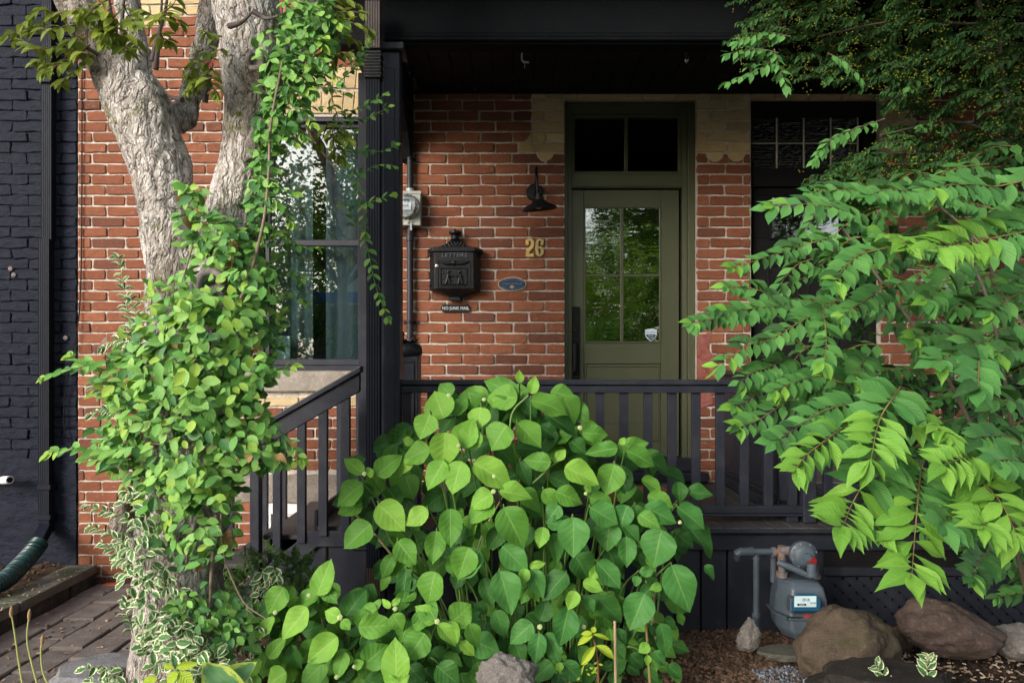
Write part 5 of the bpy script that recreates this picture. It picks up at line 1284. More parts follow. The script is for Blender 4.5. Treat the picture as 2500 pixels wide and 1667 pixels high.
arm([(640, 545), (690, 570), (730, 600), (775, 605)], 3.4, .048); arm([(650, 700), (690, 665), (740, 680), (735, 690)], 3.4, .045); arm([(650, 740), (700, 715), (745, 735)], 3.4, .045); arm([(650, 650), (690, 625), (705, 600)], 3.4, .045)
arm([(640, 900), (670, 860), (680, 810), (690, 765)], 3.35, .048); arm([(620, 850), (655, 830), (690, 840)], 3.35, .045)
arm([(640, 1010), (600, 1000), (560, 1020)], 3.1); arm([(690, 610), (640, 560), (620, 500)], 3.35, .045)
arm([(750, 90), (790, 180), (820, 270), (845, 370), (868, 440), (885, 510), (892, 570)], 3.45, .055, step=.8); arm([(885, 560), (900, 620), (915, 690), (930, 735), (945, 775)], 3.45, .054, step=.85)
for pl in ([(820, 275), (870, 268), (905, 250), (940, 232)], [(840, 290), (890, 290), (925, 275), (948, 262)], [(850, 370), (900, 368), (935, 370), (962, 355)], [(870, 430), (905, 410), (935, 402), (960, 405)], [(875, 500), (910, 492), (940, 480), (955, 475)],
           [(858, 180), (880, 145), (900, 110)], [(830, 200), (870, 160), (905, 100)], [(870, 330), (855, 310), (850, 290)], [(870, 560), (850, 510), (835, 500)], [(760, 210), (800, 215), (850, 230)], [(700, 240), (750, 260), (800, 262)], [(760, 180), (830, 165), (870, 150)]):
    arm(pl, 3.46, .050, step=.8)
for pl in ([(700, 20), (750, 60), (790, 110)], [(690, 90), (740, 100), (790, 90)], [(680, 150), (720, 180), (760, 230)], [(700, 200), (730, 250), (760, 300)], [(660, 260), (700, 290), (740, 330)], [(700, 0), (770, 20), (830, 60)], [(720, 130), (780, 150), (830, 200)],
           [(640, 430), (680, 460), (720, 470)], [(640, 480), (690, 500), (710, 540)], [(640, 350), (670, 330), (720, 350)]):
    arm(pl, 3.15, .055)
M_VW = m_plain('vine_wood', (.20, .15, .11), .85, 0, .3, .6, 60)
for pl, r in (([(528, 1255), (522, 1330), (516, 1400), (514, 1450), (508, 1500)], .009), ([(470, 1010), (510, 1060), (530, 1120), (528, 1250)], .009), ([(500, 880), (540, 820), (600, 700), (640, 560), (655, 440), (662, 300), (690, 150)], .008), ([(420, 900), (400, 830), (430, 740), (470, 600)], .006),
              ([(540, 1252), (540, 1300), (548, 1360), (570, 1420), (600, 1475), (650, 1510)], .004), ([(330, 1080), (420, 1085), (520, 1075), (640, 1090)], .005), ([(300, 880), (400, 890), (520, 880), (640, 900)], .005)):
    q = crs([P(a, b, TY-.26) for a, b in pl], 5); MB().tube(q, [r*(1-.4*i/len(q)) for i in range(len(q))], 7).build('stem', M_VW, cr, sm=60)
sp.build('shoots', STEM_G, cr)['kind'] = 'stuff'
place(cr, it, 300)

# ============================================================= variegated creeper
vr = empty('variegated_creeper', P(420, 1640, 3.1), 'white edged creeper on the foot of the forked trunk', 'climber')
it = []; sp = MB()
VK = ['var']
shell([(1190, 300, 345), (1230, 300, 360), (1290, 300, 400), (1340, 285, 410), (1400, 290, 420), (1450, 310, 390), (1480, 315, 370)], 120, .047, VK, Rf=.26, wr=.58, out=.04)
shell([(1400, 330, 420), (1440, 400, 450)], 20, .04, VK, Rf=.26, wr=.55)
shell([(1480, 315, 400), (1530, 340, 480), (1570, 350, 560), (1620, 370, 600), (1667, 380, 600)], 200, .052, VK, Rf=.3, wr=.58, out=.07)
shell([(1385, 645, 685), (1420, 620, 680), (1450, 600, 655), (1480, 600, 640)], 40, .05, VK, Rf=.2, Y0=3.35, wr=.6)
shell([(1500, 600, 660), (1560, 590, 660), (1620, 600, 650)], 60, .045, VK, Rf=.2, Y0=3.3, wr=.55)
shell([(1620, 200, 330), (1667, 210, 430)], 60, .046, VK, Rf=.2, Y0=3.25, wr=.55)
kv = lambda f: 'var'
for pl in ([(350, 1300), (300, 1260), (250, 1245), (220, 1235)], [(340, 1360), (280, 1310), (225, 1285)], [(340, 1400), (290, 1350), (250, 1325)], [(350, 1260), (340, 1220), (310, 1200)], [(325, 1545), (310, 1500), (308, 1470)], [(330, 870), (318, 800), (305, 720), (295, 660), (290, 632)], [(345, 860), (335, 780), (320, 730)],
           [(350, 860), (290, 830), (250, 850)], [(340, 960), (280, 970), (230, 945)], [(330, 1010), (260, 1000), (225, 1010)]):
    twig(sp, it, [P(a, b, 2.8) for a, b in pl], .042, kv, wr=.5, step=.7, droop=.3, spread=.9, r0=.0025)
sp.build('shoots', STEM_G, vr)['kind'] = 'stuff'
place(vr, it, 300)
def sprig(label, pl, Y, L, n=3):
    e = empty('variegated_sprig', P(pl[0][0], pl[0][1], Y), label, 'plant'); i2 = []; s2 = MB()
    twig(s2, i2, [P(a, b, Y) for a, b in pl], L, kv, wr=.5, step=.55, droop=.05, tipn=n, up=V3(0, -1, .5)); s2.build('stem', STEM_G, e); place(e, i2, 300)
sprig('small white edged sprig before dark stone at bottom right', [(2160, 1690), (2155, 1650), (2140, 1625)], 3.0, .055)
sprig('taller white edged sprig in dark mulch, bottom right', [(2258, 1700), (2262, 1650), (2265, 1610)], 3.0, .058, 4)

# ============================================================= hydrangeas
def leafpx(base, tip, wpx, Y, key, lean=None):
    """a leaf given by where its base and tip are seen"""
    bx_, by = base; tx, ty = tip; down = (ty-by)
    Lp = math.hypot(tx-bx_, down)
    dy = -.30*max(-.6, min(1, down/Lp))*Lp*Y/F if lean is None else lean
    b = P(bx_, by, Y); t = P(tx, ty, Y+dy); d = t-b
    nr = V3(gs(.18), -1, .75+gs(.15)) if down > 0 else V3(gs(.18), -1, .35)
    return (key, lmat(b, d, d.length*1.06, wpx*Y/F*1.02, nr))
C3 = lambda p: (1100+.2764*p[0], 800+.2764*p[1]); C4 = lambda p: (1100+.2768*p[0], 1233+.2768*p[1]); C8 = lambda p: (500+.2768*p[0], 1233+.2768*p[1]); C7 = lambda p: (500+.2764*p[0], 800+.2764*p[1])
HL = [  # crop, base, tip, width, kind, depth
(C3,(610,490),(608,375),80,'B',3.4),(C3,(715,585),(745,425),105,'B',3.35),(C3,(600,600),(300,450),190,'M',3.4),(C3,(590,620),(320,600),230,'M',3.38),(C3,(712,640),(1035,705),250,'M',3.3),(C3,(340,640),(80,610),230,'M',3.45),
(C3,(265,700),(245,885),205,'B',3.3),(C3,(500,860),(350,1045),290,'M',3.22),(C3,(590,840),(800,1040),240,'M',3.3),(C3,(85,1060),(190,800),230,'B',3.2),(C3,(205,1195),(545,1370),260,'B',3.12),(C3,(88,1175),(20,1450),210,'B',3.14),
(C3,(885,1190),(655,1170),170,'M',3.25),(C3,(1008,1230),(1305,1360),240,'B',3.15),(C3,(1450,1205),(1375,1465),240,'M',3.25),(C3,(1475,1060),(1205,1110),150,'M',3.35),(C3,(1555,1085),(1815,1185),200,'M',3.3),(C3,(1160,930),(1390,930),160,'M',3.4),
(C3,(1500,1070),(1740,1010),150,'M',3.4),(C3,(880,790),(1110,910),170,'D',3.4),(C3,(1045,990),(1205,1100),150,'D',3.45),(C3,(935,955),(1110,1080),120,'D',3.5),(C3,(430,1445),(715,1462),200,'B',3.1),(C3,(370,1470),(175,1570),200,'B',3.1),(C3,(865,1310),(1065,1380),150,'D',3.35),
(C3,(1690,1330),(1860,1440),140,'M',3.4),(C3,(2090,1450),(2310,1470),150,'D',3.5),(C3,(610,1440),(810,1580),180,'M',3.2),(C3,(820,1430),(955,1580),150,'M',3.2),(C3,(930,1450),(1165,1530),190,'M',3.2),(C3,(1230,1500),(1455,1580),190,'M',3.2),
(C3,(1740,1480),(1965,1580),180,'M',3.3),(C3,(345,1000),(125,1140),210,'D',3.4),(C3,(790,870),(945,970),150,'D',3.45),(C3,(610,1180),(700,1385),130,'D',3.3),(C3,(570,1060),(790,1060),180,'D',3.42),(C3,(350,640),(460,700),110,'B',3.4),(C3,(400,1050),(560,1170),190,'D',3.42),(C3,(640,630),(760,780),150,'D',3.45),
(C3,(1190,1440),(1240,1400),70,'B',3.3),(C3,(1500,1030),(1540,970),60,'B',3.3),(C3,(940,1170),(1010,1070),90,'B',3.3),
(C4,(470,20),(640,355),285,'B',3.05),(C4,(380,-20),(160,150),210,'B',3.1),(C4,(1080,105),(1090,445),275,'M',3.05),(C4,(960,0),(855,125),160,'M',3.15),(C4,(1230,20),(1475,150),250,'M',3.12),(C4,(1862,215),(1785,525),305,'M',3.05),(C4,(1950,525),(2112,930),285,'M',3.0),
(C4,(1712,775),(1595,1090),265,'M',3.0),(C4,(1290,500),(1500,720),200,'M',3.1),(C4,(1095,440),(1230,640),260,'D',3.15),(C4,(1380,380),(1500,610),240,'D',3.2),(C4,(1400,150),(1375,390),235,'M',3.15),(C4,(1550,275),(1562,535),165,'M',3.12),(C4,(1560,0),(1480,212),180,'M',3.15),
(C4,(262,400),(60,640),235,'M',3.05),(C4,(455,360),(672,572),220,'M',3.1),(C4,(432,580),(550,945),265,'M',3.0),(C4,(705,565),(820,805),160,'M',3.08),(C4,(1022,595),(820,825),220,'D',3.1),(C4,(665,555),(635,695),105,'B',3.05),(C4,(697,545),(830,505),80,'B',3.1),
(C4,(822,192),(788,370),130,'B',3.1),(C4,(850,160),(1018,165),130,'M',3.12),(C4,(900,245),(970,495),165,'M',3.15),(C4,(790,1015),(860,835),165,'D',3.1),(C4,(1042,900),(970,1240),225,'M',3.0),(C4,(400,925),(480,1160),165,'M',3.1),(C4,(722,1040),(525,1205),190,'M',3.05),
(C4,(782,1125),(750,1390),165,'M',3.0),(C4,(850,1120),(960,1395),150,'M',3.02),(C4,(1102,755),(1048,920),125,'B',3.0),(C4,(1168,675),(1338,742),120,'B',3.05),(C4,(1165,795),(1278,945),110,'M',3.05),(C4,(1300,830),(1522,1015),200,'D',3.12),(C4,(1462,1090),(1560,1222),95,'D',3.1),
(C4,(902,1388),(735,1535),170,'M',2.98),(C4,(990,1388),(1165,1540),160,'M',2.98),(C4,(970,1385),(958,1470),65,'B',2.95),(C4,(195,1195),(425,1290),230,'M',3.0),(C4,(-5,1025),(245,945),240,'M',3.0),(C4,(-5,1020),(55,1215),115,'B',2.95),(C4,(1470,1350),(1485,1505),125,'D',3.1),
(C4,(1850,1045),(1940,1308),180,'M',3.0),(C4,(1590,1310),(1705,1432),120,'D',3.1),(C4,(1795,1290),(1905,1405),110,'M',3.0),(C4,(1752,1228),(1662,1292),95,'B',3.0),(C4,(1738,1318),(1740,1412),65,'B',3.0),(C4,(2110,215),(2342,430),200,'D',3.2),(C4,(2000,255),(2140,370),150,'D',3.25),
(C4,(1710,10),(1985,150),210,'M',3.15),(C4,(2000,15),(2245,190),240,'M',3.15),(C4,(2238,530),(2345,642),95,'M',3.2),(C4,(1670,592),(1805,570),95,'M',3.1),(C4,(1645,618),(1635,712),85,'M',3.1),(C4,(1630,0),(1680,250),130,'D',3.25),(C4,(290,640),(370,890),150,'D',3.15),(C4,(240,860),(320,950),110,'D',3.1),
(C4,(460,210),(330,380),170,'D',3.2),(C4,(700,180),(660,350),140,'D',3.2),(C4,(1240,650),(1310,520),90,'B',3.12),(C4,(960,1480),(940,1600),140,'D',2.96),(C4,(560,1180),(640,1400),160,'D',3.1),(C4,(90,1200),(210,1320),110,'B',2.97),(C4,(60,1310),(60,1100),110,'M',3.0),
(C8,(1530,-10),(1760,205),260,'B',3.1),(C8,(1465,165),(1238,372),250,'M',3.1),(C8,(1700,315),(1852,512),200,'M',3.08),(C8,(1390,-20),(1180,72),170,'M',3.15),(C8,(1965,35),(1775,170),170,'B',3.1),(C8,(2165,30),(2170,355),210,'M',3.05),(C8,(2045,225),(2010,505),185,'M',3.08),(C8,(2035,585),(1940,875),245,'M',3.0),
(C8,(1665,435),(1550,635),130,'M',3.2),(C8,(1635,620),(1538,745),85,'M',3.2),(C8,(1775,560),(1745,875),140,'D',3.15),(C8,(2330,370),(2230,640),240,'M',3.02),(C8,(2230,600),(2160,440),150,'M',3.1),(C8,(1480,270),(1500,345),80,'D',3.2)]
LLc = [(C8,(990,795),(1107,488),205,'B',2.9),(C8,(622,935),(700,738),110,'B',2.92),(C8,(905,900),(690,1175),215,'B',2.85),(C8,(612,985),(458,1180),120,'B',2.88),(C8,(1195,990),(1052,940),135,'B',2.85),(C8,(1355,1075),(1665,1060),205,'M',2.85),(C8,(1240,980),(1400,760),230,'D',2.95),(C8,(1172,1160),(898,1370),230,'B',2.8),
(C8,(560,1345),(700,1165),135,'B',2.85),(C8,(502,1370),(358,1525),125,'B',2.82),(C8,(1690,1555),(1678,1185),255,'B',2.75),(C8,(1942,1130),(1785,1360),245,'M',2.85),(C8,(2055,1050),(2222,1215),135,'B',2.82),(C8,(2045,1020),(1860,895),165,'B',2.9),(C8,(2180,1030),(2345,890),240,'M',2.95),(C8,(1212,1010),(1275,1095),95,'B',2.83),
(C8,(1240,1290),(1168,1525),145,'M',2.8),(C8,(1400,1405),(1600,1245),230,'M',2.82),(C8,(1065,1370),(860,1580),200,'M',2.78),(C8,(720,1470),(545,1580),200,'B',2.75),(C8,(2045,1415),(2240,1570),225,'D',2.85),(C8,(1800,1415),(1925,1560),190,'D',2.9),(C8,(1000,780),(780,860),160,'M',2.95),(C8,(860,1120),(1010,1060),140,'D',2.95),
(C8,(1660,960),(1740,1100),150,'M',2.88),(C8,(1640,900),(1560,830),60,'B',2.88),(C8,(1650,880),(1720,820),60,'B',2.88),(C8,(1540,900),(1480,860),120,'M',2.92),(C8,(560,1340),(640,1450),120,'M',2.9),(C8,(680,900),(730,1000),110,'D',2.95),(C8,(570,960),(660,1010),90,'M',2.95),(C8,(1310,1370),(1210,1350),80,'B',2.8),(C8,(1310,1420),(1400,1380),90,'B',2.8),
(C8,(380,1540),(480,1640),160,'M',2.78),(C8,(1690,1580),(1570,1500),90,'B',2.74),(C8,(1700,1580),(1800,1500),90,'B',2.74),(C8,(760,1230),(820,1440),130,'D',2.9),(C8,(1420,1530),(1560,1600),200,'D',2.85)]
UP = [(C7,(2175,605),(2075,487),160,'M',3.35),(C7,(2112,800),(2015,565),275,'B',3.3),(C7,(1990,765),(1910,975),215,'B',3.2),(C7,(2122,925),(2110,1225),260,'B',3.15),(C7,(1990,1070),(1730,1160),215,'M',3.2),(C7,(1840,1180),(1693,1290),120,'B',3.2),(C7,(1520,1305),(1720,1120),195,'M',3.15),
(C7,(1402,1290),(1235,1150),130,'B',3.1),(C7,(1395,1385),(1155,1535),235,'M',3.1),(C7,(2262,1185),(2185,1455),240,'B',3.1),(C7,(2115,1175),(1975,1420),200,'B',3.12),(C7,(1640,1560),(1700,1390),190,'D',3.3),(C7,(2330,1080),(2345,840),230,'B',3.2),(C7,(2200,770),(2300,600),150,'M',3.35),(C7,(1760,1010),(1840,990),90,'B',3.3),
(C7,(2330,560),(2360,720),200,'M',3.4),(C7,(1430,1290),(1490,1260),100,'B',3.12),(C7,(1480,1480),(1370,1370),100,'D',3.2)]
hy = empty('hydrangea_bush', (X(1290, 3.4), 3.4, .03), 'large hydrangea bush with broad heart shaped leaves before the porch rail', 'shrub')
hy2 = empty('low_hydrangea', (X(850, 2.95), 3.0, .03), 'lower light green hydrangea at bottom left of the big bush', 'shrub')
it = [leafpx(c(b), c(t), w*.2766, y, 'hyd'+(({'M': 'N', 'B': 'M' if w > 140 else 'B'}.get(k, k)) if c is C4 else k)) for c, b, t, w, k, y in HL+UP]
it2 = [leafpx(c(b), c(t), w*.2766, y, 'hyd'+k) for c, b, t, w, k, y in LLc]
def fill(rows, n, Ya, Yb, items, keys, L=(.09, .15), wr=.80):
    for _ in range(n):
        px, py, a, b = sample(rows); Y = R.uniform(Ya, Yb); u = (px-(a+b)/2)/((b-a)/2)
        l = R.uniform(*L); d = V3(u*.7+gs(.6), -.35+gs(.2), -.75+gs(.35)); nr = V3(gs(.3), -1, .7+gs(.3))
        items.append((R.choice(keys), lmat(P(px, py, Y), d, l, l*wr*R.uniform(.85, 1.1), nr)))
HR = [(930, 1050, 1330), (980, 1010, 1420), (1040, 980, 1450), (1090, 900, 1560), (1150, 880, 1660), (1220, 880, 1690), (1300, 930, 1670), (1400, 950, 1650), (1480, 980, 1620), (1560, 1010, 1580), (1620, 1040, 1560)]
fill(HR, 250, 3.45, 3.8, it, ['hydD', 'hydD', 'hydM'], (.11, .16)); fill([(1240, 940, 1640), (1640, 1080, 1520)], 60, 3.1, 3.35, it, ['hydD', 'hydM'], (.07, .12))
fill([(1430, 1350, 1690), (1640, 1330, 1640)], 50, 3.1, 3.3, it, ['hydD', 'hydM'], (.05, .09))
fill([(1420, 700, 900), (1470, 650, 1130), (1540, 640, 1160), (1600, 600, 1180), (1690, 560, 1180)], 150, 2.9, 3.2, it2, ['hydM', 'hydM', 'hydD'], (.08, .13))
def stems_for(items, parent, root_y, x0, x1, nst, every=2, mat_=STEM_G):
    b = MB()
    for k, (key, M) in enumerate(items[:nst]):
        if k % every: continue
        p = M.translation; r = V3(x0+(x1-x0)*(.5+.5*max(-1, min(1, (p.x-(x0+x1)/2)/((x1-x0)/2)))*.6+gs(.05)), p.y+.28, .0)
        q = p+V3(0, .07, -.02); m = q.lerp(r, .35)+V3(0, .08, .06)
        cv = crs([p, q, m, r], 5); b.tube(cv, [.0022, .0028, .003]+[.0035+.003*i/len(cv) for i in range(len(cv)-3)], 6)
    o = b.build('stems', mat_, parent, sm=60); o['kind'] = 'stuff'
stems_for(it, hy, 0, X(1050, 3.5), X(1620, 3.5), len(HL+UP)); stems_for(it2, hy2, 0, X(700, 3.1), X(1050, 3.1), len(LLc))
M_HB = m_plain('hydrangea_branch', (.26, .22, .10), .7, 0, .3, .4, 60)
for pl, r in (([(864, 1140), (880, 1160), (905, 1210), (955, 1320), (1010, 1410), (1060, 1480)], .005), ([(862, 1250), (920, 1310), (970, 1370), (1020, 1425)], .006), ([(1245, 1090), (1250, 1010), (1290, 965)], .005), ([(1300, 1180), (1350, 1135), (1370, 1120)], .005), ([(1600, 1365), (1598, 1450), (1590, 1540)], .006),
              ([(1120, 1420), (1123, 1480), (1110, 1560)], .005), ([(1570, 1360), (1580, 1450), (1578, 1560)], .004), ([(1585, 1340), (1590, 1440), (1600, 1560)], .004), ([(1640, 1610), (1650, 1640), (1665, 1690)], .004), ([(1240, 1190), (1180, 1300), (1150, 1400)], .004)):
    MB().tube(crs([P(a, b, 3.3) for a, b in pl], 5), r, 7).build('branch', STEM_G if r == .005 else M_HB, hy, sm=60)
bud = MB()
for i in range(26):
    a = i*2.4; rr_ = .45*math.sqrt(i/26); bud.lathe([(.001, -.12), (.10, -.06), (.12, 0), (.08, .08), (.001, .12)], (rr_*math.cos(a), rr_*math.sin(a), .35*(1-rr_*rr_*3)), 'Z', 6)
bm_ = bud.mesh('flower_bud'); bm_.materials.append(m_plain('pale_bud', (.42, .50, .22), .7)); smooth(bm_)
for par, l in ((hy, [(1182, 976), (1120, 1088), (1416, 1045), (1205, 1200), (1430, 1205), (1206, 1163), (890, 1157), (1660, 1275), (1425, 1530), (1318, 1530), (2040, 0), (1096, 966), (1198, 420)]), (hy2, [(755, 1453), (672, 1495), (831, 1507), (965, 1486), (1068, 1517), (822, 1652), (865, 1627), (966, 1660)])):
    for px, py in l:
        if px > 2000 or py < 500: continue
        y = 3.0 if par is hy else 2.75
        o = bpy.data.objects.new('flower_bud', bm_); COL.objects.link(o); adopt(o, par); s_ = R.uniform(.016, .024); o.matrix_basis = Matrix.Translation(P(px, py, y))@Euler((math.radians(60), R.uniform(-.4, .4), 0)).to_matrix().to_4x4()@Matrix.Diagonal((s_, s_, s_, 1))
place(hy, it, 300); place(hy2, it2, 300)
stk = empty('garden_stake', P(1503, 1700, 2.95), 'upright tan cane among hydrangea leaves, bottom centre', 'stake')
MB().tube([P(1501, 1515, 3.0), P(1504, 1720, 2.95)], .0062, 8).build('cane', STEM_T, stk, sm=60)
stk = empty('garden_stake', P(1588, 1700, 3.0), 'second tan cane further right under the hydrangea, bottom centre', 'stake')
MB().tube([P(1575, 1480, 3.05), P(1590, 1720, 3.0)], .006, 8).build('cane', STEM_O, stk, sm=60)
# sapling with lime leaves
sa = empty('lime_sapling', P(1462, 1690, 2.85), 'lime green compound leaved sapling below the hydrangea', 'sapling')
b = MB(); b.tube(crs([P(1462, 1700, 2.85), P(1458, 1600, 2.85), P(1445, 1545, 2.85)], 6), [.004]*13, 6); b.build('stem', m_plain('red_stem', (.22, .08, .05), .5), sa)
i2 = [leafpx(a, c, w, 2.83, 'yel') for a, c, w in (((1446, 1545), (1420, 1547), 13), ((1446, 1543), (1452, 1530), 14), ((1447, 1548), (1488, 1560), 11), ((1447, 1551), (1411, 1570), 17), ((1455, 1576), (1500, 1604), 22), ((1453, 1576), (1420, 1620), 20))]
for k in range(14): a = (1450+gs(14), 1632+gs(8)); i2.append(leafpx(a, (a[0]+gs(9), a[1]+gs(8)), 5, 2.8, 'yel'))
place(sa, i2, 300)

# ============================================================= conifer, hosta, lime leaves, dry stalks
yw = empty('small_evergreen_bush', P(655, 1560, 3.6), 'small dark evergreen bush between trunk and stair', 'shrub')
i2 = []; s2 = MB()
YR = [(1345, 660, 690), (1365, 620, 740), (1400, 575, 755), (1450, 560, 745), (1500, 575, 700), (1560, 600, 680)]
for _ in range(150):
    px, py, a, b = sample(YR); Y = R.uniform(3.35, 3.75); p = P(px, py, Y); u = (px-(a+b)/2)/((b-a)/2)
    d = V3(u*.8+gs(.4), -.4+gs(.3), .7+gs(.25)).normalized(); L = R.uniform(.05, .09); e = p+d*L; s2.tube([p, e], .0015, 4)
    for k in range(9):
        q = p+d*L*(k/8); sd_ = d.cross(V3(0, -1, .3)).normalized()
        for sg in (-1, 1): l = .02*R.uniform(.8, 1.2); i2.append(('yew', lmat(q, d*.5+sd_*sg+V3(gs(.2), gs(.2), gs(.2)), l, l*.32, V3(gs(.3), -1, .7))))
s2.build('twigs', STEM_B, yw)['kind'] = 'stuff'; place(yw, i2, 300)
ho = empty('hosta', P(540, 1680, 2.5), 'broad hosta leaf with yellow edge at bottom left', 'plant')
place(ho, [leafpx((600, 1700), (495, 1622), 90, 2.5, 'hosta', .0), leafpx((560, 1690), (620, 1618), 70, 2.55, 'hosta', .02), leafpx((540, 1710), (470, 1680), 60, 2.45, 'hosta')], 300)
li = empty('lime_leaf_plant', P(430, 1680, 2.45), 'young plant with bright lime leaves beside the trunk foot', 'plant')
place(li, [leafpx((430, 1628), (480, 1619), 20, 2.45, 'yel', .0), leafpx((436, 1638), (408, 1672), 30, 2.45, 'yel'), leafpx((437, 1640), (468, 1672), 34, 2.45, 'yel'), leafpx((385, 1655), (345, 1672), 24, 2.45, 'yel'), leafpx((425, 1630), (400, 1622), 14, 2.45, 'yel')], 300)
lb = MB(); lb.tube([P(433, 1632, 2.45), P(436, 1700, 2.45)], .002, 5); lb.build('stem', STEM_G, li)
for lab, pl in (('tallest dry seed stalk over the path, leftmost of three', [(60, 1700), (45, 1610), (38, 1560), (27, 1492)]), ('middle dry seed stalk leaning over the path', [(100, 1700), (78, 1620), (66, 1560), (71, 1500)]), ('shortest bent seed stalk, rightmost over the path', [(128, 1690), (105, 1640), (100, 1590), (103, 1562)])):
    e = empty('seed_stalk', P(pl[0][0], pl[0][1], 1.9), lab, 'dry stalk', 'dry seed stalks at the bottom left')
    q = crs([P(a, b, 1.9) for a, b in pl], 6); MB().tube(q, [.003-.0013*i/len(q) for i in range(len(q))], 7).build('stem', m_plain('stalk', (.36, .38, .12), .6), e, sm=60)
    c = q[-1]; MB().tube([c+V3(0, 0, -.016), c+V3(0, 0, -.004), c+V3(.001, 0, .008), c+V3(.002, 0, .016)], [.0022, .0048, .004, .0015], 8).build('pod', m_plain('dry_pod', (.30, .19, .09), .8), e, sm=60)

# ============================================================= big shrub on the right
bb = empty('arching_shrub', (X(2500, 2.6), 2.6, .0), 'arching green shrub with opposite leaves filling the right side', 'shrub')
it = []; sp = MB()
C7R = lambda x, y: (1600+.2764*x, 800+.2764*y); C2 = lambda x, y: (1850+.2764*x, 433+.2764*y); C3R = lambda x, y: (1850+.2764*x, 800+.2764*y); C8R = lambda x, y: (1750+.2768*x, 1233+.2768*y); C6 = lambda x, y: (1350+.2764*x, 433+.2764*y)
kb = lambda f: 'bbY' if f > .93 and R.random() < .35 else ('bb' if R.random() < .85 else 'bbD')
kbr = lambda f: 'bbY' if f > .62 or R.random() < .15 else 'bb'
TW = [([C6(2352,560),C6(2200,600),C6(2030,660),C6(1850,715),C6(1700,765),C6(1590,790)],40,kb),([C6(2150,1200),C6(1980,1090),C6(1830,1000),C6(1680,970),C6(1540,970)],42,kb),([C6(2352,1250),C6(2100,1150),C6(1900,1140),C6(1650,1175),C6(1480,1180)],46,kb),
([C6(2350,1180),C7R(1190,0),C7R(1000,110),C7R(800,160),C7R(650,280),C7R(560,330)],48,kb),([C6(1700,1200),C6(1500,1220),C6(1380,1250),C6(1270,1275),C6(1220,1290)],44,kb),([C2(1020,520),C2(850,360),C2(700,270),C2(450,235),C2(150,255)],56,kb),
([C2(1250,600),C2(1100,630),C2(930,670),C2(830,730),C2(740,830),C2(685,915)],62,kb),([C2(2352,480),C2(2050,540),C2(1850,580),C2(1700,600),C2(1600,620)],84,kbr),([C2(2352,30),C2(2100,80),C2(1900,60),C2(1700,70),C2(1520,95)],70,kb),([C2(2352,360),C2(1900,230),C2(1700,190),C2(1560,120)],60,kb),
([C3R(1900,90),C3R(1750,50),C3R(1600,40),C3R(1450,60),C3R(1380,90)],46,kb),([C3R(590,-60),C3R(605,60),C3R(603,180),C3R(590,300)],52,kb),([C3R(1140,725),C3R(950,590),C3R(780,525),C3R(600,530),C3R(450,550)],46,kb),([C3R(1100,740),C3R(900,690),C3R(720,690),C3R(540,750),C3R(380,860),C3R(180,985)],62,kb),
([C3R(1180,640),C3R(1100,760),C3R(1045,920),C3R(1020,1060),C3R(1000,1160)],88,kbr),([C3R(1050,1180),C3R(990,1290),C3R(920,1400),C3R(830,1560),C8R(1130,140),C8R(1105,185)],92,kbr),([C8R(1790,-200),C8R(1770,0),C8R(1752,200),C8R(1735,420),C8R(1722,600)],98,kbr),
([C3R(1955,300),C3R(1950,420),C3R(1945,520)],72,kb),([C3R(1900,150),C3R(1760,200),C3R(1600,290)],64,kb),([C3R(1350,760),C3R(1440,820),C3R(1560,860),C3R(1630,910)],64,kbr),([C3R(2100,1180),C3R(1940,1130),C3R(1780,1160),C3R(1640,1210)],78,kbr),([C3R(1800,1130),C3R(1900,1280),C3R(2050,1430),C3R(2160,1560),(2480,1300)],96,kbr),
([C3R(2352,1030),C3R(2220,960),C3R(2100,950),C3R(1950,960)],64,kb),([C3R(2352,1190),C3R(2250,1160),C3R(2120,1165)],72,kb),([C7R(1700,500),C7R(1450,430),C7R(1250,470),C7R(1060,560)],48,kb),([C7R(1280,600),C7R(1070,710),C7R(900,820),C7R(730,880)],48,kb),([C7R(1550,960),C7R(1350,1110),C7R(1240,1240)],72,kbr),([C7R(1720,920),C7R(1550,980),C7R(1400,1110),C7R(1330,1170)],60,kb),
([C2(1000,1050),C2(850,1150),C2(740,1240)],48,kb),([C2(1700,850),C2(1600,1000),C2(1500,1080)],56,kb),([C8R(2500,-100),C8R(2400,60),C8R(2352,180)],86,kbr),([C8R(2200,-50),C8R(2060,100),C8R(2000,160)],80,kb),([C8R(1450,-40),C8R(1420,100),C8R(1400,220)],64,kb),([C2(1180,520),C2(1270,540),C2(1310,600)],60,kbr),
([C2(2000,1150),C2(1850,1120),C2(1700,1150)],56,kb),([C2(2352,1000),C2(2200,1080),C2(2050,1180)],60,kb),([C2(1100,180),C2(900,120),C2(700,110),C2(480,130)],52,kb),([C2(1300,120),C2(1150,100),C2(1000,150)],50,kb),([C2(2352,850),C2(2280,900),C2(2200,960)],56,kb),([C2(1400,640),C2(1230,700),C2(1120,800)],50,kb),([C3R(2352,700),C3R(2250,640),C3R(2130,640)],60,kb),([C3R(2352,200),C3R(2250,180),C3R(2120,220)],58,kb),
([C8R(2352,450),C8R(2300,520),C8R(2260,620)],60,kb),([C3R(800,380),C3R(700,330),C3R(600,330)],50,kb),([C3R(930,290),C3R(900,360),C3R(870,430)],50,kb),([C7R(1100,300),C7R(1000,350),C7R(850,400),C7R(760,470)],48,kb),([C7R(1000,560),C7R(880,600),C7R(780,660),C7R(700,700)],46,kb)]
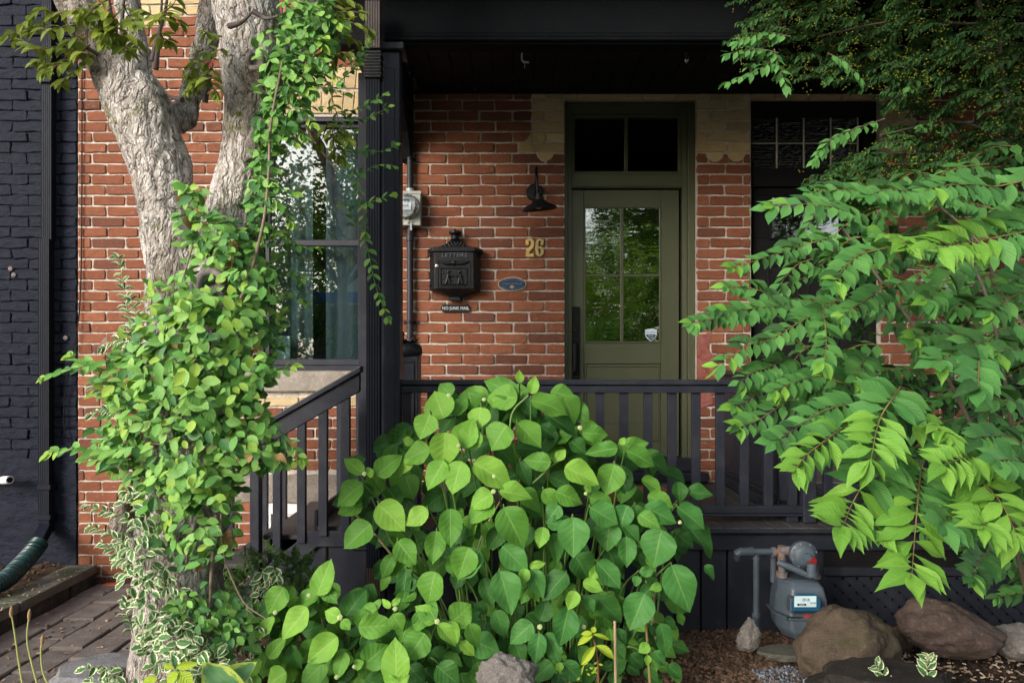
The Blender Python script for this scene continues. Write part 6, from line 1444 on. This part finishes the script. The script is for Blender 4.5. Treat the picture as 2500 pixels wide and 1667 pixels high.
for pl, lp, kf in TW:
    lp *= 1.22; Y = max(1.6, min(2.9, .078*F/lp)); pl = [(2*pl[0][0]-pl[1][0], 2*pl[0][1]-pl[1][1])]+pl; n = len(pl)
    twig(sp, it, [P(a, b, Y+.22*(1-i/(n-1))+(.15 if i == 0 else 0)+gs(.02)) for i, (a, b) in enumerate(pl)], lp*Y/F, kf, wr=.47 if lp < 90 else .40, step=.43 if lp < 90 else .30, droop=.22 if lp < 90 else .08, spread=1.1 if lp < 90 else 1.4, dco=.55 if lp < 90 else .35, dec=False, r0=.0024, tipn=3, up=V3(0, -.85, .6))
BR = [(400, 2060, 2560), (450, 1990, 2560), (520, 1960, 2560), (600, 1910, 2560), (700, 1880, 2560), (800, 1840, 2560), (900, 1880, 2560), (1000, 1920, 2560), (1100, 2010, 2560), (1200, 2080, 2560), (1300, 2250, 2560), (1400, 2400, 2560), (1480, 2450, 2560)]
for _ in range(240):
    px, py, a, b = sample(BR); Y = R.uniform(2.85, 3.7); t = P(px, py, Y); ang = R.uniform(-.5, .9); L = R.uniform(.22, .38)
    r_ = t+V3(math.cos(ang)*L, R.uniform(0, .15), math.sin(ang)*L*.6+.03); twig(sp, it, [r_, r_.lerp(t, .5)+V3(0, 0, .035), t], R.uniform(.075, .092), lambda f: 'bb' if R.random() < .7 else 'bbD', wr=.48, step=.60, droop=.3, dec=False, tipn=3, up=V3(0, -.6, .8))
for pl, r in (([(2520, 1500, 3.0), (2440, 1200, 2.9), (2300, 900, 2.9), (2160, 700, 2.95), (2060, 560, 3.0)], .016), ([(2540, 1500, 2.8), (2480, 1100, 2.7), (2420, 760, 2.7), (2350, 600, 2.75)], .014), ([(2500, 1400, 3.1), (2300, 1100, 3.1), (2120, 950, 3.1), (1980, 880, 3.1)], .012),
              ([(2330, 860, 2.9), (2270, 740, 2.9), (2230, 660, 2.9)], .009), ([(2560, 900, 2.9), (2440, 700, 3.0), (2380, 580, 3.0), (2200, 430, 3.3)], .014), ([(2500, 1300, 2.3), (2330, 1150, 2.2), (2240, 1000, 2.1)], .008), ([(2400, 1100, 2.3), (2230, 1050, 2.2), (2150, 1000, 2.1)], .007)):
    q = crs([P(*e) for e in pl], 6); MB().tube(q, [r*.7*(1-.6*i/len(q)) for i in range(len(q))], 8).build('branch', STEM_B, bb, sm=60)
sp.build('twigs', STEM_O, bb)['kind'] = 'stuff'
place(bb, it, 300)
# finer, flowering shrub behind it, reaching up beyond the roof edge
fs_ = empty('flowering_shrub', (X(2450, 3.8), 3.75, .0), 'tall shaded shrub with tiny yellow flowers at upper right', 'shrub')
it = []; sp = MB(); fl = MB()
UR = [(-260, 1760, 2640), (0, 1765, 2600), (50, 1800, 2600), (110, 1770, 2600), (170, 1800, 2600), (190, 1850, 2600), (205, 2000, 2600), (240, 2130, 2600), (300, 2170, 2600), (360, 2110, 2600), (410, 2010, 2600), (450, 1960, 2600), (520, 2000, 2600)]
for i in range(900):
    px, py, a, b = sample(UR); Y = R.uniform(3.2, 4.0); t = P(px, py, Y); L = R.uniform(.12, .26); ang = R.uniform(-.35, .75)
    r_ = t+V3(math.cos(ang)*L, R.uniform(-.05, .15), math.sin(ang)*L*.5+.02)
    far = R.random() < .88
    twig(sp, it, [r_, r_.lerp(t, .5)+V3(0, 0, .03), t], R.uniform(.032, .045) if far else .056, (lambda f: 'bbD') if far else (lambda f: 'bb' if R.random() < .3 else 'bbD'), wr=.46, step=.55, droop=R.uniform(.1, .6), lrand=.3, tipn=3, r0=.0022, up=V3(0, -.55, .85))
    for k in range(5):
        c = t.lerp(r_, R.random())+V3(gs(.03), -.02+gs(.03), gs(.03))
        for j in range(3): fl.lathe([(.0008, -.0025), (.0042, 0), (.0008, .0025)], c+V3(gs(.008), gs(.008), gs(.008)), 'Z', 5)
for pl in ([(1780, 200), (1850, 170), (1900, 140)], [(1800, 100), (1870, 80), (1930, 90)], [(1920, 210), (1900, 160), (1890, 120)], [(1780, 130), (1850, 120), (1900, 130)], [(2000, 370), (2080, 320), (2160, 290)], [(1990, 390), (2030, 340), (2100, 310)], [(2100, 190), (2060, 150), (2020, 130)]):
    twig(sp, it, [P(a, b, 3.0) for a, b in pl[::-1]], .062, lambda f: 'bb', wr=.42, step=.42, droop=.5, up=V3(0, -.7, .8))
for _ in range(760):                       # unseen canopy, added above the picture to shade the upper right
    Y = R.uniform(1.5, 3.95); t = V3(R.uniform(1.1, 3.8), Y, EYE+.5165*Y+R.uniform(.12, 1.6)); a_ = R.uniform(0, 6.3); r_ = t+V3(math.cos(a_)*.25, math.sin(a_)*.25, -.02)
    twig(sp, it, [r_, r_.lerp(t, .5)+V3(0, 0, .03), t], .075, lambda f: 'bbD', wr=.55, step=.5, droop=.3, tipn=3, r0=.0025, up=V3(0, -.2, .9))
for pl, r in (([(2560, 600, 3.6), (2480, 300, 3.6), (2400, 60, 3.6), (2360, -200, 3.6)], .02), ([(2500, 60, 3.5), (2300, 58, 3.5), (2160, 56, 3.4), (2000, 90, 3.4)], .008), ([(2560, 400, 3.6), (2350, 300, 3.5), (2150, 330, 3.4)], .010), ([(2500, 500, 3.6), (2450, 200, 3.5), (2440, 50, 3.5)], .012)):
    q = crs([P(*e) for e in pl], 6); MB().tube(q, [r*(1-.5*i/len(q)) for i in range(len(q))], 8).build('branch', STEM_B, fs_, sm=60)
sp.build('twigs', STEM_B, fs_)['kind'] = 'stuff'
fo = fl.build('tiny_flowers', m_plain('yellow_green_flower', (.34, .38, .05), .7), fs_); fo['kind'] = 'stuff'
place(fs_, it, 300)
# ============================================================= boulders
def boulder(name, label, px0, px1, py0, py1, Y, mat, seed, depth=.8, squash=None, cat='boulder', sub=5, amp=.20, fr=1.5, fine=.035, tilt=0, top=None):
    cx, cz = X((px0+px1)/2, Y), Z((py0+py1)/2, Y); rx = (px1-px0)/2*Y/F; rz = (py1-py0)/2*Y/F; ry = rx*depth
    bm = bmesh.new(); bmesh.ops.create_icosphere(bm, subdivisions=sub, radius=1)
    for v in bm.verts:
        n0 = v.co.copy(); o_ = Vector((seed*7.1, seed*3.3, seed))
        r = 1+amp*noise.noise(n0*fr+o_)+amp*.5*noise.noise(n0*fr*2.7+o_)+fine*noise.noise(n0*9+o_)+fine*.6*noise.noise(n0*24+o_)
        c = n0*r
        if squash: c = squash(c)
        x, z = c.x*rx, c.z*rz; c2 = Vector((x*math.cos(tilt)-z*math.sin(tilt), c.y*ry, x*math.sin(tilt)+z*math.cos(tilt)))
        v.co = c2+Vector((cx, Y, cz))
    me = bpy.data.meshes.new(name); bm.to_mesh(me); bm.free(); smooth(me); me.materials.append(mat)
    return tag(obj(name, me), label, cat)
M_R1 = m_stone('mossy_boulder', (.040, .030, .024), (.13, .098, .072), 7, moss=(.045, .05, .015)); M_R2 = m_stone('red_brown_boulder', (.045, .030, .026), (.145, .105, .09), 7); M_R3 = m_stone('dark_slab', (.02, .018, .017), (.045, .038, .033), 6); M_R4 = m_stone('grey_rock', (.18, .16, .145), (.36, .33, .31), 12, st=1)
boulder('boulder', 'large round mossy brown boulder right of gas meter', 1955, 2180, 1482, 1680, 3.35, M_R1, 1.3, .75, lambda c: Vector((c.x*(1-.16*c.z)+.10*c.z, c.y, c.z)))
boulder('boulder', 'long sloping red brown boulder before the lattice', 2208, 2445, 1476, 1600, 3.62, M_R2, 2.8, .6, lambda c: Vector((c.x, c.y, c.z*(1-.22*c.x))), tilt=-.22)
boulder('boulder', 'small grey boulder at right edge below lattice', 2425, 2560, 1525, 1610, 3.7, M_R4, 4.4, .7)
boulder('boulder', 'low dark slab stone in front of mossy boulder', 1990, 2330, 1612, 1760, 3.05, M_R3, 5.2, .6, lambda c: Vector((c.x, c.y, max(-.9, min(.7, c.z)))), cat='stone')
boulder('rock', 'small upright pinkish rock below the gas pipe', 1802, 1856, 1512, 1588, 3.6, M_R4, 6.9, .6, lambda c: Vector((c.x*(1-.35*c.z)+.1*c.z, c.y, c.z)), cat='rock', amp=.3, fine=.05)
boulder('rock', 'flat grey green stone slab lying under the gas meter', 1850, 1990, 1572, 1612, 3.5, m_stone('flat_slab', (.06, .06, .05), (.12, .12, .10), 9), 8.1, .5, lambda c: Vector((c.x, c.y, max(-.5, min(.35, c.z)))), cat='stone')
boulder('rock', 'lumpy grey rock at bottom centre under hydrangea leaves', 1162, 1310, 1600, 1740, 2.75, M_R4, 9.7, .7, None, cat='rock', amp=.28, fine=.06)
boulder('rock', 'low pale grey edging stone at left foot of tree', 120, 350, 1592, 1760, 3.35, m_stone('edging', (.16, .16, .17), (.28, .28, .29), 8), 3.7, .8, lambda c: Vector((c.x, c.y, min(.6, c.z))), cat='stone', tilt=.05)
boulder('rock', 'small stone just behind the mossy boulder', 2140, 2230, 1530, 1600, 3.75, M_R1, 11.2, .6, cat='stone')
# ============================================================= mulch, petals, litter
def chips(name, n, region, size, mat, kind='stuff', zoff=.004, thick=.25, zf=bedz, lab=None, cat=None):
    x0, x1, y0, y1 = region; V_ = []; F_ = []
    for i in range(n):
        x, y = R.uniform(x0, x1), R.uniform(y0, y1); l = size*R.uniform(.5, 1.6); w = l*R.uniform(.25, .5); h = l*thick*.5
        M = Matrix.Translation((x, y, zf(x, y)+zoff+R.random()*zoff))@Euler((gs(.35), gs(.35), R.uniform(0, 6.3))).to_matrix().to_4x4(); k = len(V_)
        V_ += [tuple(M@Vector(p)) for p in ((-l/2, -w/2, -h), (l/2, -w*.4, -h), (l/2, w*.4, -h), (-l/2, w/2, -h), (-l*.45, -w*.4, h), (l*.4, -w*.3, h), (l*.4, w*.3, h), (-l*.45, w*.4, h))]
        F_ += [tuple(a+k for a in f) for f in ((4, 5, 6, 7), (0, 1, 5, 4), (1, 2, 6, 5), (2, 3, 7, 6), (3, 0, 4, 7))]
    me = bpy.data.meshes.new(name); me.from_pydata(V_, [], F_); me.materials.append(mat); return tag(obj(name, me), lab or name.replace('_', ' ')+' lying on the garden soil', cat or name.split('_')[-1], kind=kind)
def m_chip(name, a, b):
    m, t = newmat(name); n = N(t); n.out(n.bsdf(n.mix(n.rnd(), a, b), .9, n.bump(n.noise(200, 3), .4, .003), spec=.2)); return m
chips('bark_mulch', 9000, (.6, 1.9, 3.0, 4.05), .030, m_chip('mulch_chip', (.028, .018, .012), (.16, .10, .068)), lab='brown shredded bark mulch below the porch skirt')
chips('dark_mulch', 6000, (1.7, 3.2, 2.7, 4.05), .028, m_chip('dark_chip', (.008, .007, .006), (.05, .035, .025)), lab='black mulch around the boulders at right')
chips('fallen_petals', 1500, (1.6, 3.2, 2.7, 4.0), .017, m_chip('petal', (.20, .12, .07), (.52, .42, .32)), zoff=.014, lab='pale dry petals scattered over the black mulch')
chips('blue_gravel', 2200, (1.2, 1.85, 3.05, 3.5), .010, m_chip('gravel', (.06, .07, .09), (.22, .25, .30)), zoff=.010, thick=.8, lab='fine blue grey gravel between mulch and boulder')
chips('leaf_litter', 2600, (-1.7, .7, 2.5, 4.05), .028, m_chip('litter', (.028, .02, .014), (.13, .085, .055)), lab='brown leaf litter under the bushes')
chips('path_litter', 420, (-3.2, -1.7, 3.2, 5.45), .018, m_chip('path_crumb', (.10, .05, .03), (.42, .28, .18)), zf=lambda x, y: -.134, zoff=.002, lab='dry crumbs and petals scattered on the brick path')
chips('soil_litter', 1800, (-5, -3.48, 3.6, 5.46), .022, m_chip('soil_crumb', (.02, .014, .01), (.14, .09, .06)), zf=lambda x, y: -.01+.05*noise.noise(Vector((x*3, y*3, 5)))+(.06 if y > 5.2 else 0)*(y-5.2), zoff=.006, lab='brown litter on the soil behind the retaining wall')
chips('coping_litter', 60, (-3.46, -3.25, 3.6, 5.46), .014, m_chip('coping_crumb', (.3, .2, .12), (.5, .38, .26)), zf=lambda x, y: .008, zoff=.002, lab='a few dry petals on the wall coping')

# ============================================================= across the street (seen mirrored in the panes)
def crown_tree(name, label, x, y, h, r, n, mat, seed, lo=.34):
    R2 = random.Random(seed); e = empty(name, (x, y, 0), label, 'tree', 'street trees behind the viewer')
    b = MB(); b.tube([(x, y, -.1), (x+.1, y, h*.35), (x-.1, y+.1, h*.7)], [.22, .17, .08], 10)
    cl = []
    for k in range(16):
        a = R2.uniform(0, 6.28); q = R2.uniform(.2, .95)*r; c = Vector((x+q*math.cos(a), y+q*math.sin(a)*.8, h*R2.uniform(lo, .96))); cl.append((c, R2.uniform(.5, .95)*r*.5)); b.tube([(x, y, h*.3), (x, y, h*.45), tuple(c)], [.09, .06, .02], 6)
    b.build('trunk', STEM_B, e, sm=60); V_ = []; F_ = []
    for i in range(n):
        c, rr = R2.choice(cl); d = Vector((R2.gauss(0, 1), R2.gauss(0, 1), R2.gauss(0, .8))).normalized(); p = c+d*rr*R2.uniform(.5, 1.05); s_ = R2.uniform(.07, .13)
        u = Vector((R2.gauss(0, 1), R2.gauss(0, 1), R2.gauss(0, 1))).normalized(); w = u.orthogonal().normalized(); k = len(V_)
        V_ += [tuple(p), tuple(p+u*s_+w*s_*.5), tuple(p+u*s_*2), tuple(p+u*s_-w*s_*.5)]; F_.append((k, k+1, k+2, k+3))
    me = bpy.data.meshes.new('crown'); me.from_pydata(V_, [], F_); me.materials.append(mat); o = obj('crown', me, e); o['kind'] = 'stuff'
def m_crown(name, a, b):
    m, t = newmat(name); n = N(t); c = n.mix(n.rnd(), a, b); d = n.n('BsdfDiffuse'); tr = n.n('BsdfTranslucent'); n.link(c, d.inputs[0]); n.link(c, tr.inputs[0])
    mx = n.n('MixShader'); mx.inputs[0].default_value = .45; n.link(d.outputs[0], mx.inputs[1]); n.link(tr.outputs[0], mx.inputs[2]); n.out(mx.outputs[0]); return m
M_CR = m_crown('street_tree_leaf', (.10, .24, .02), (.34, .50, .05)); M_CR2 = m_crown('far_tree_leaf', (.07, .15, .03), (.14, .26, .05))
for k, (lab, x, y, h, r, n, lo) in enumerate((('nearest street tree, opposite the front door', 1.6, -5.5, 4.4, 2.0, 2600, .3), ('broad street tree right of the door axis', 5.2, -8.5, 5.4, 2.4, 3200, .3), ('slim high crowned street tree opposite the window', -5.4, -11, 8.6, 3.0, 5200, .55),
    ('far left street tree behind the white house', -9.5, -19, 9, 3.6, 6000, .3), ('tall far street tree in the middle', -.8, -15.5, 8.5, 3.0, 6000, .3), ('dense far street tree at the right', 4.2, -15, 7.2, 3.4, 5000, .3))):
    crown_tree('street_tree', lab+', across the road', x, y, h, r, n, (M_CR, M_CR2)[k > 1], 50+k, lo)
crown_tree('street_tree', 'low bushy tree left of the white house, across the road', -8.3, -13.5, 5.2, 2.6, 6000, M_CR2, 77, .08)
crown_tree('street_tree', 'low bushy tree before the white house, across the road', -5.5, -12.3, 2.9, .9, 2500, M_CR, 78, .1)
wh = empty('white_clapboard_house', (-4.5, -13.5, 0), 'white clapboard house with blue porch band across the street', 'house')
b = MB()
for k in range(26): b.add([(-5.95, -13.0, 2.9+k*.15), (-2.6, -13.0, 2.9+k*.15), (-2.6, -13.03, 3.05+k*.15), (-5.95, -13.03, 3.05+k*.15)], [(0, 1, 2, 3)])
b.build('siding', M_WHITE, wh); bx('wall', -5.95, -2.6, -16, -13.05, 0, 6.8, M_WHITE, wh, 0); bx('porch_band', -6.8, -4.0, -12.9, -12.8, 3.58, 3.95, m_plain('blue_board', (.01, .12, .40), .4), wh, 0); bx('porch_front', -6.8, -4.0, -12.85, -12.82, 0, 3.5, M_BLOCK, wh, 0)
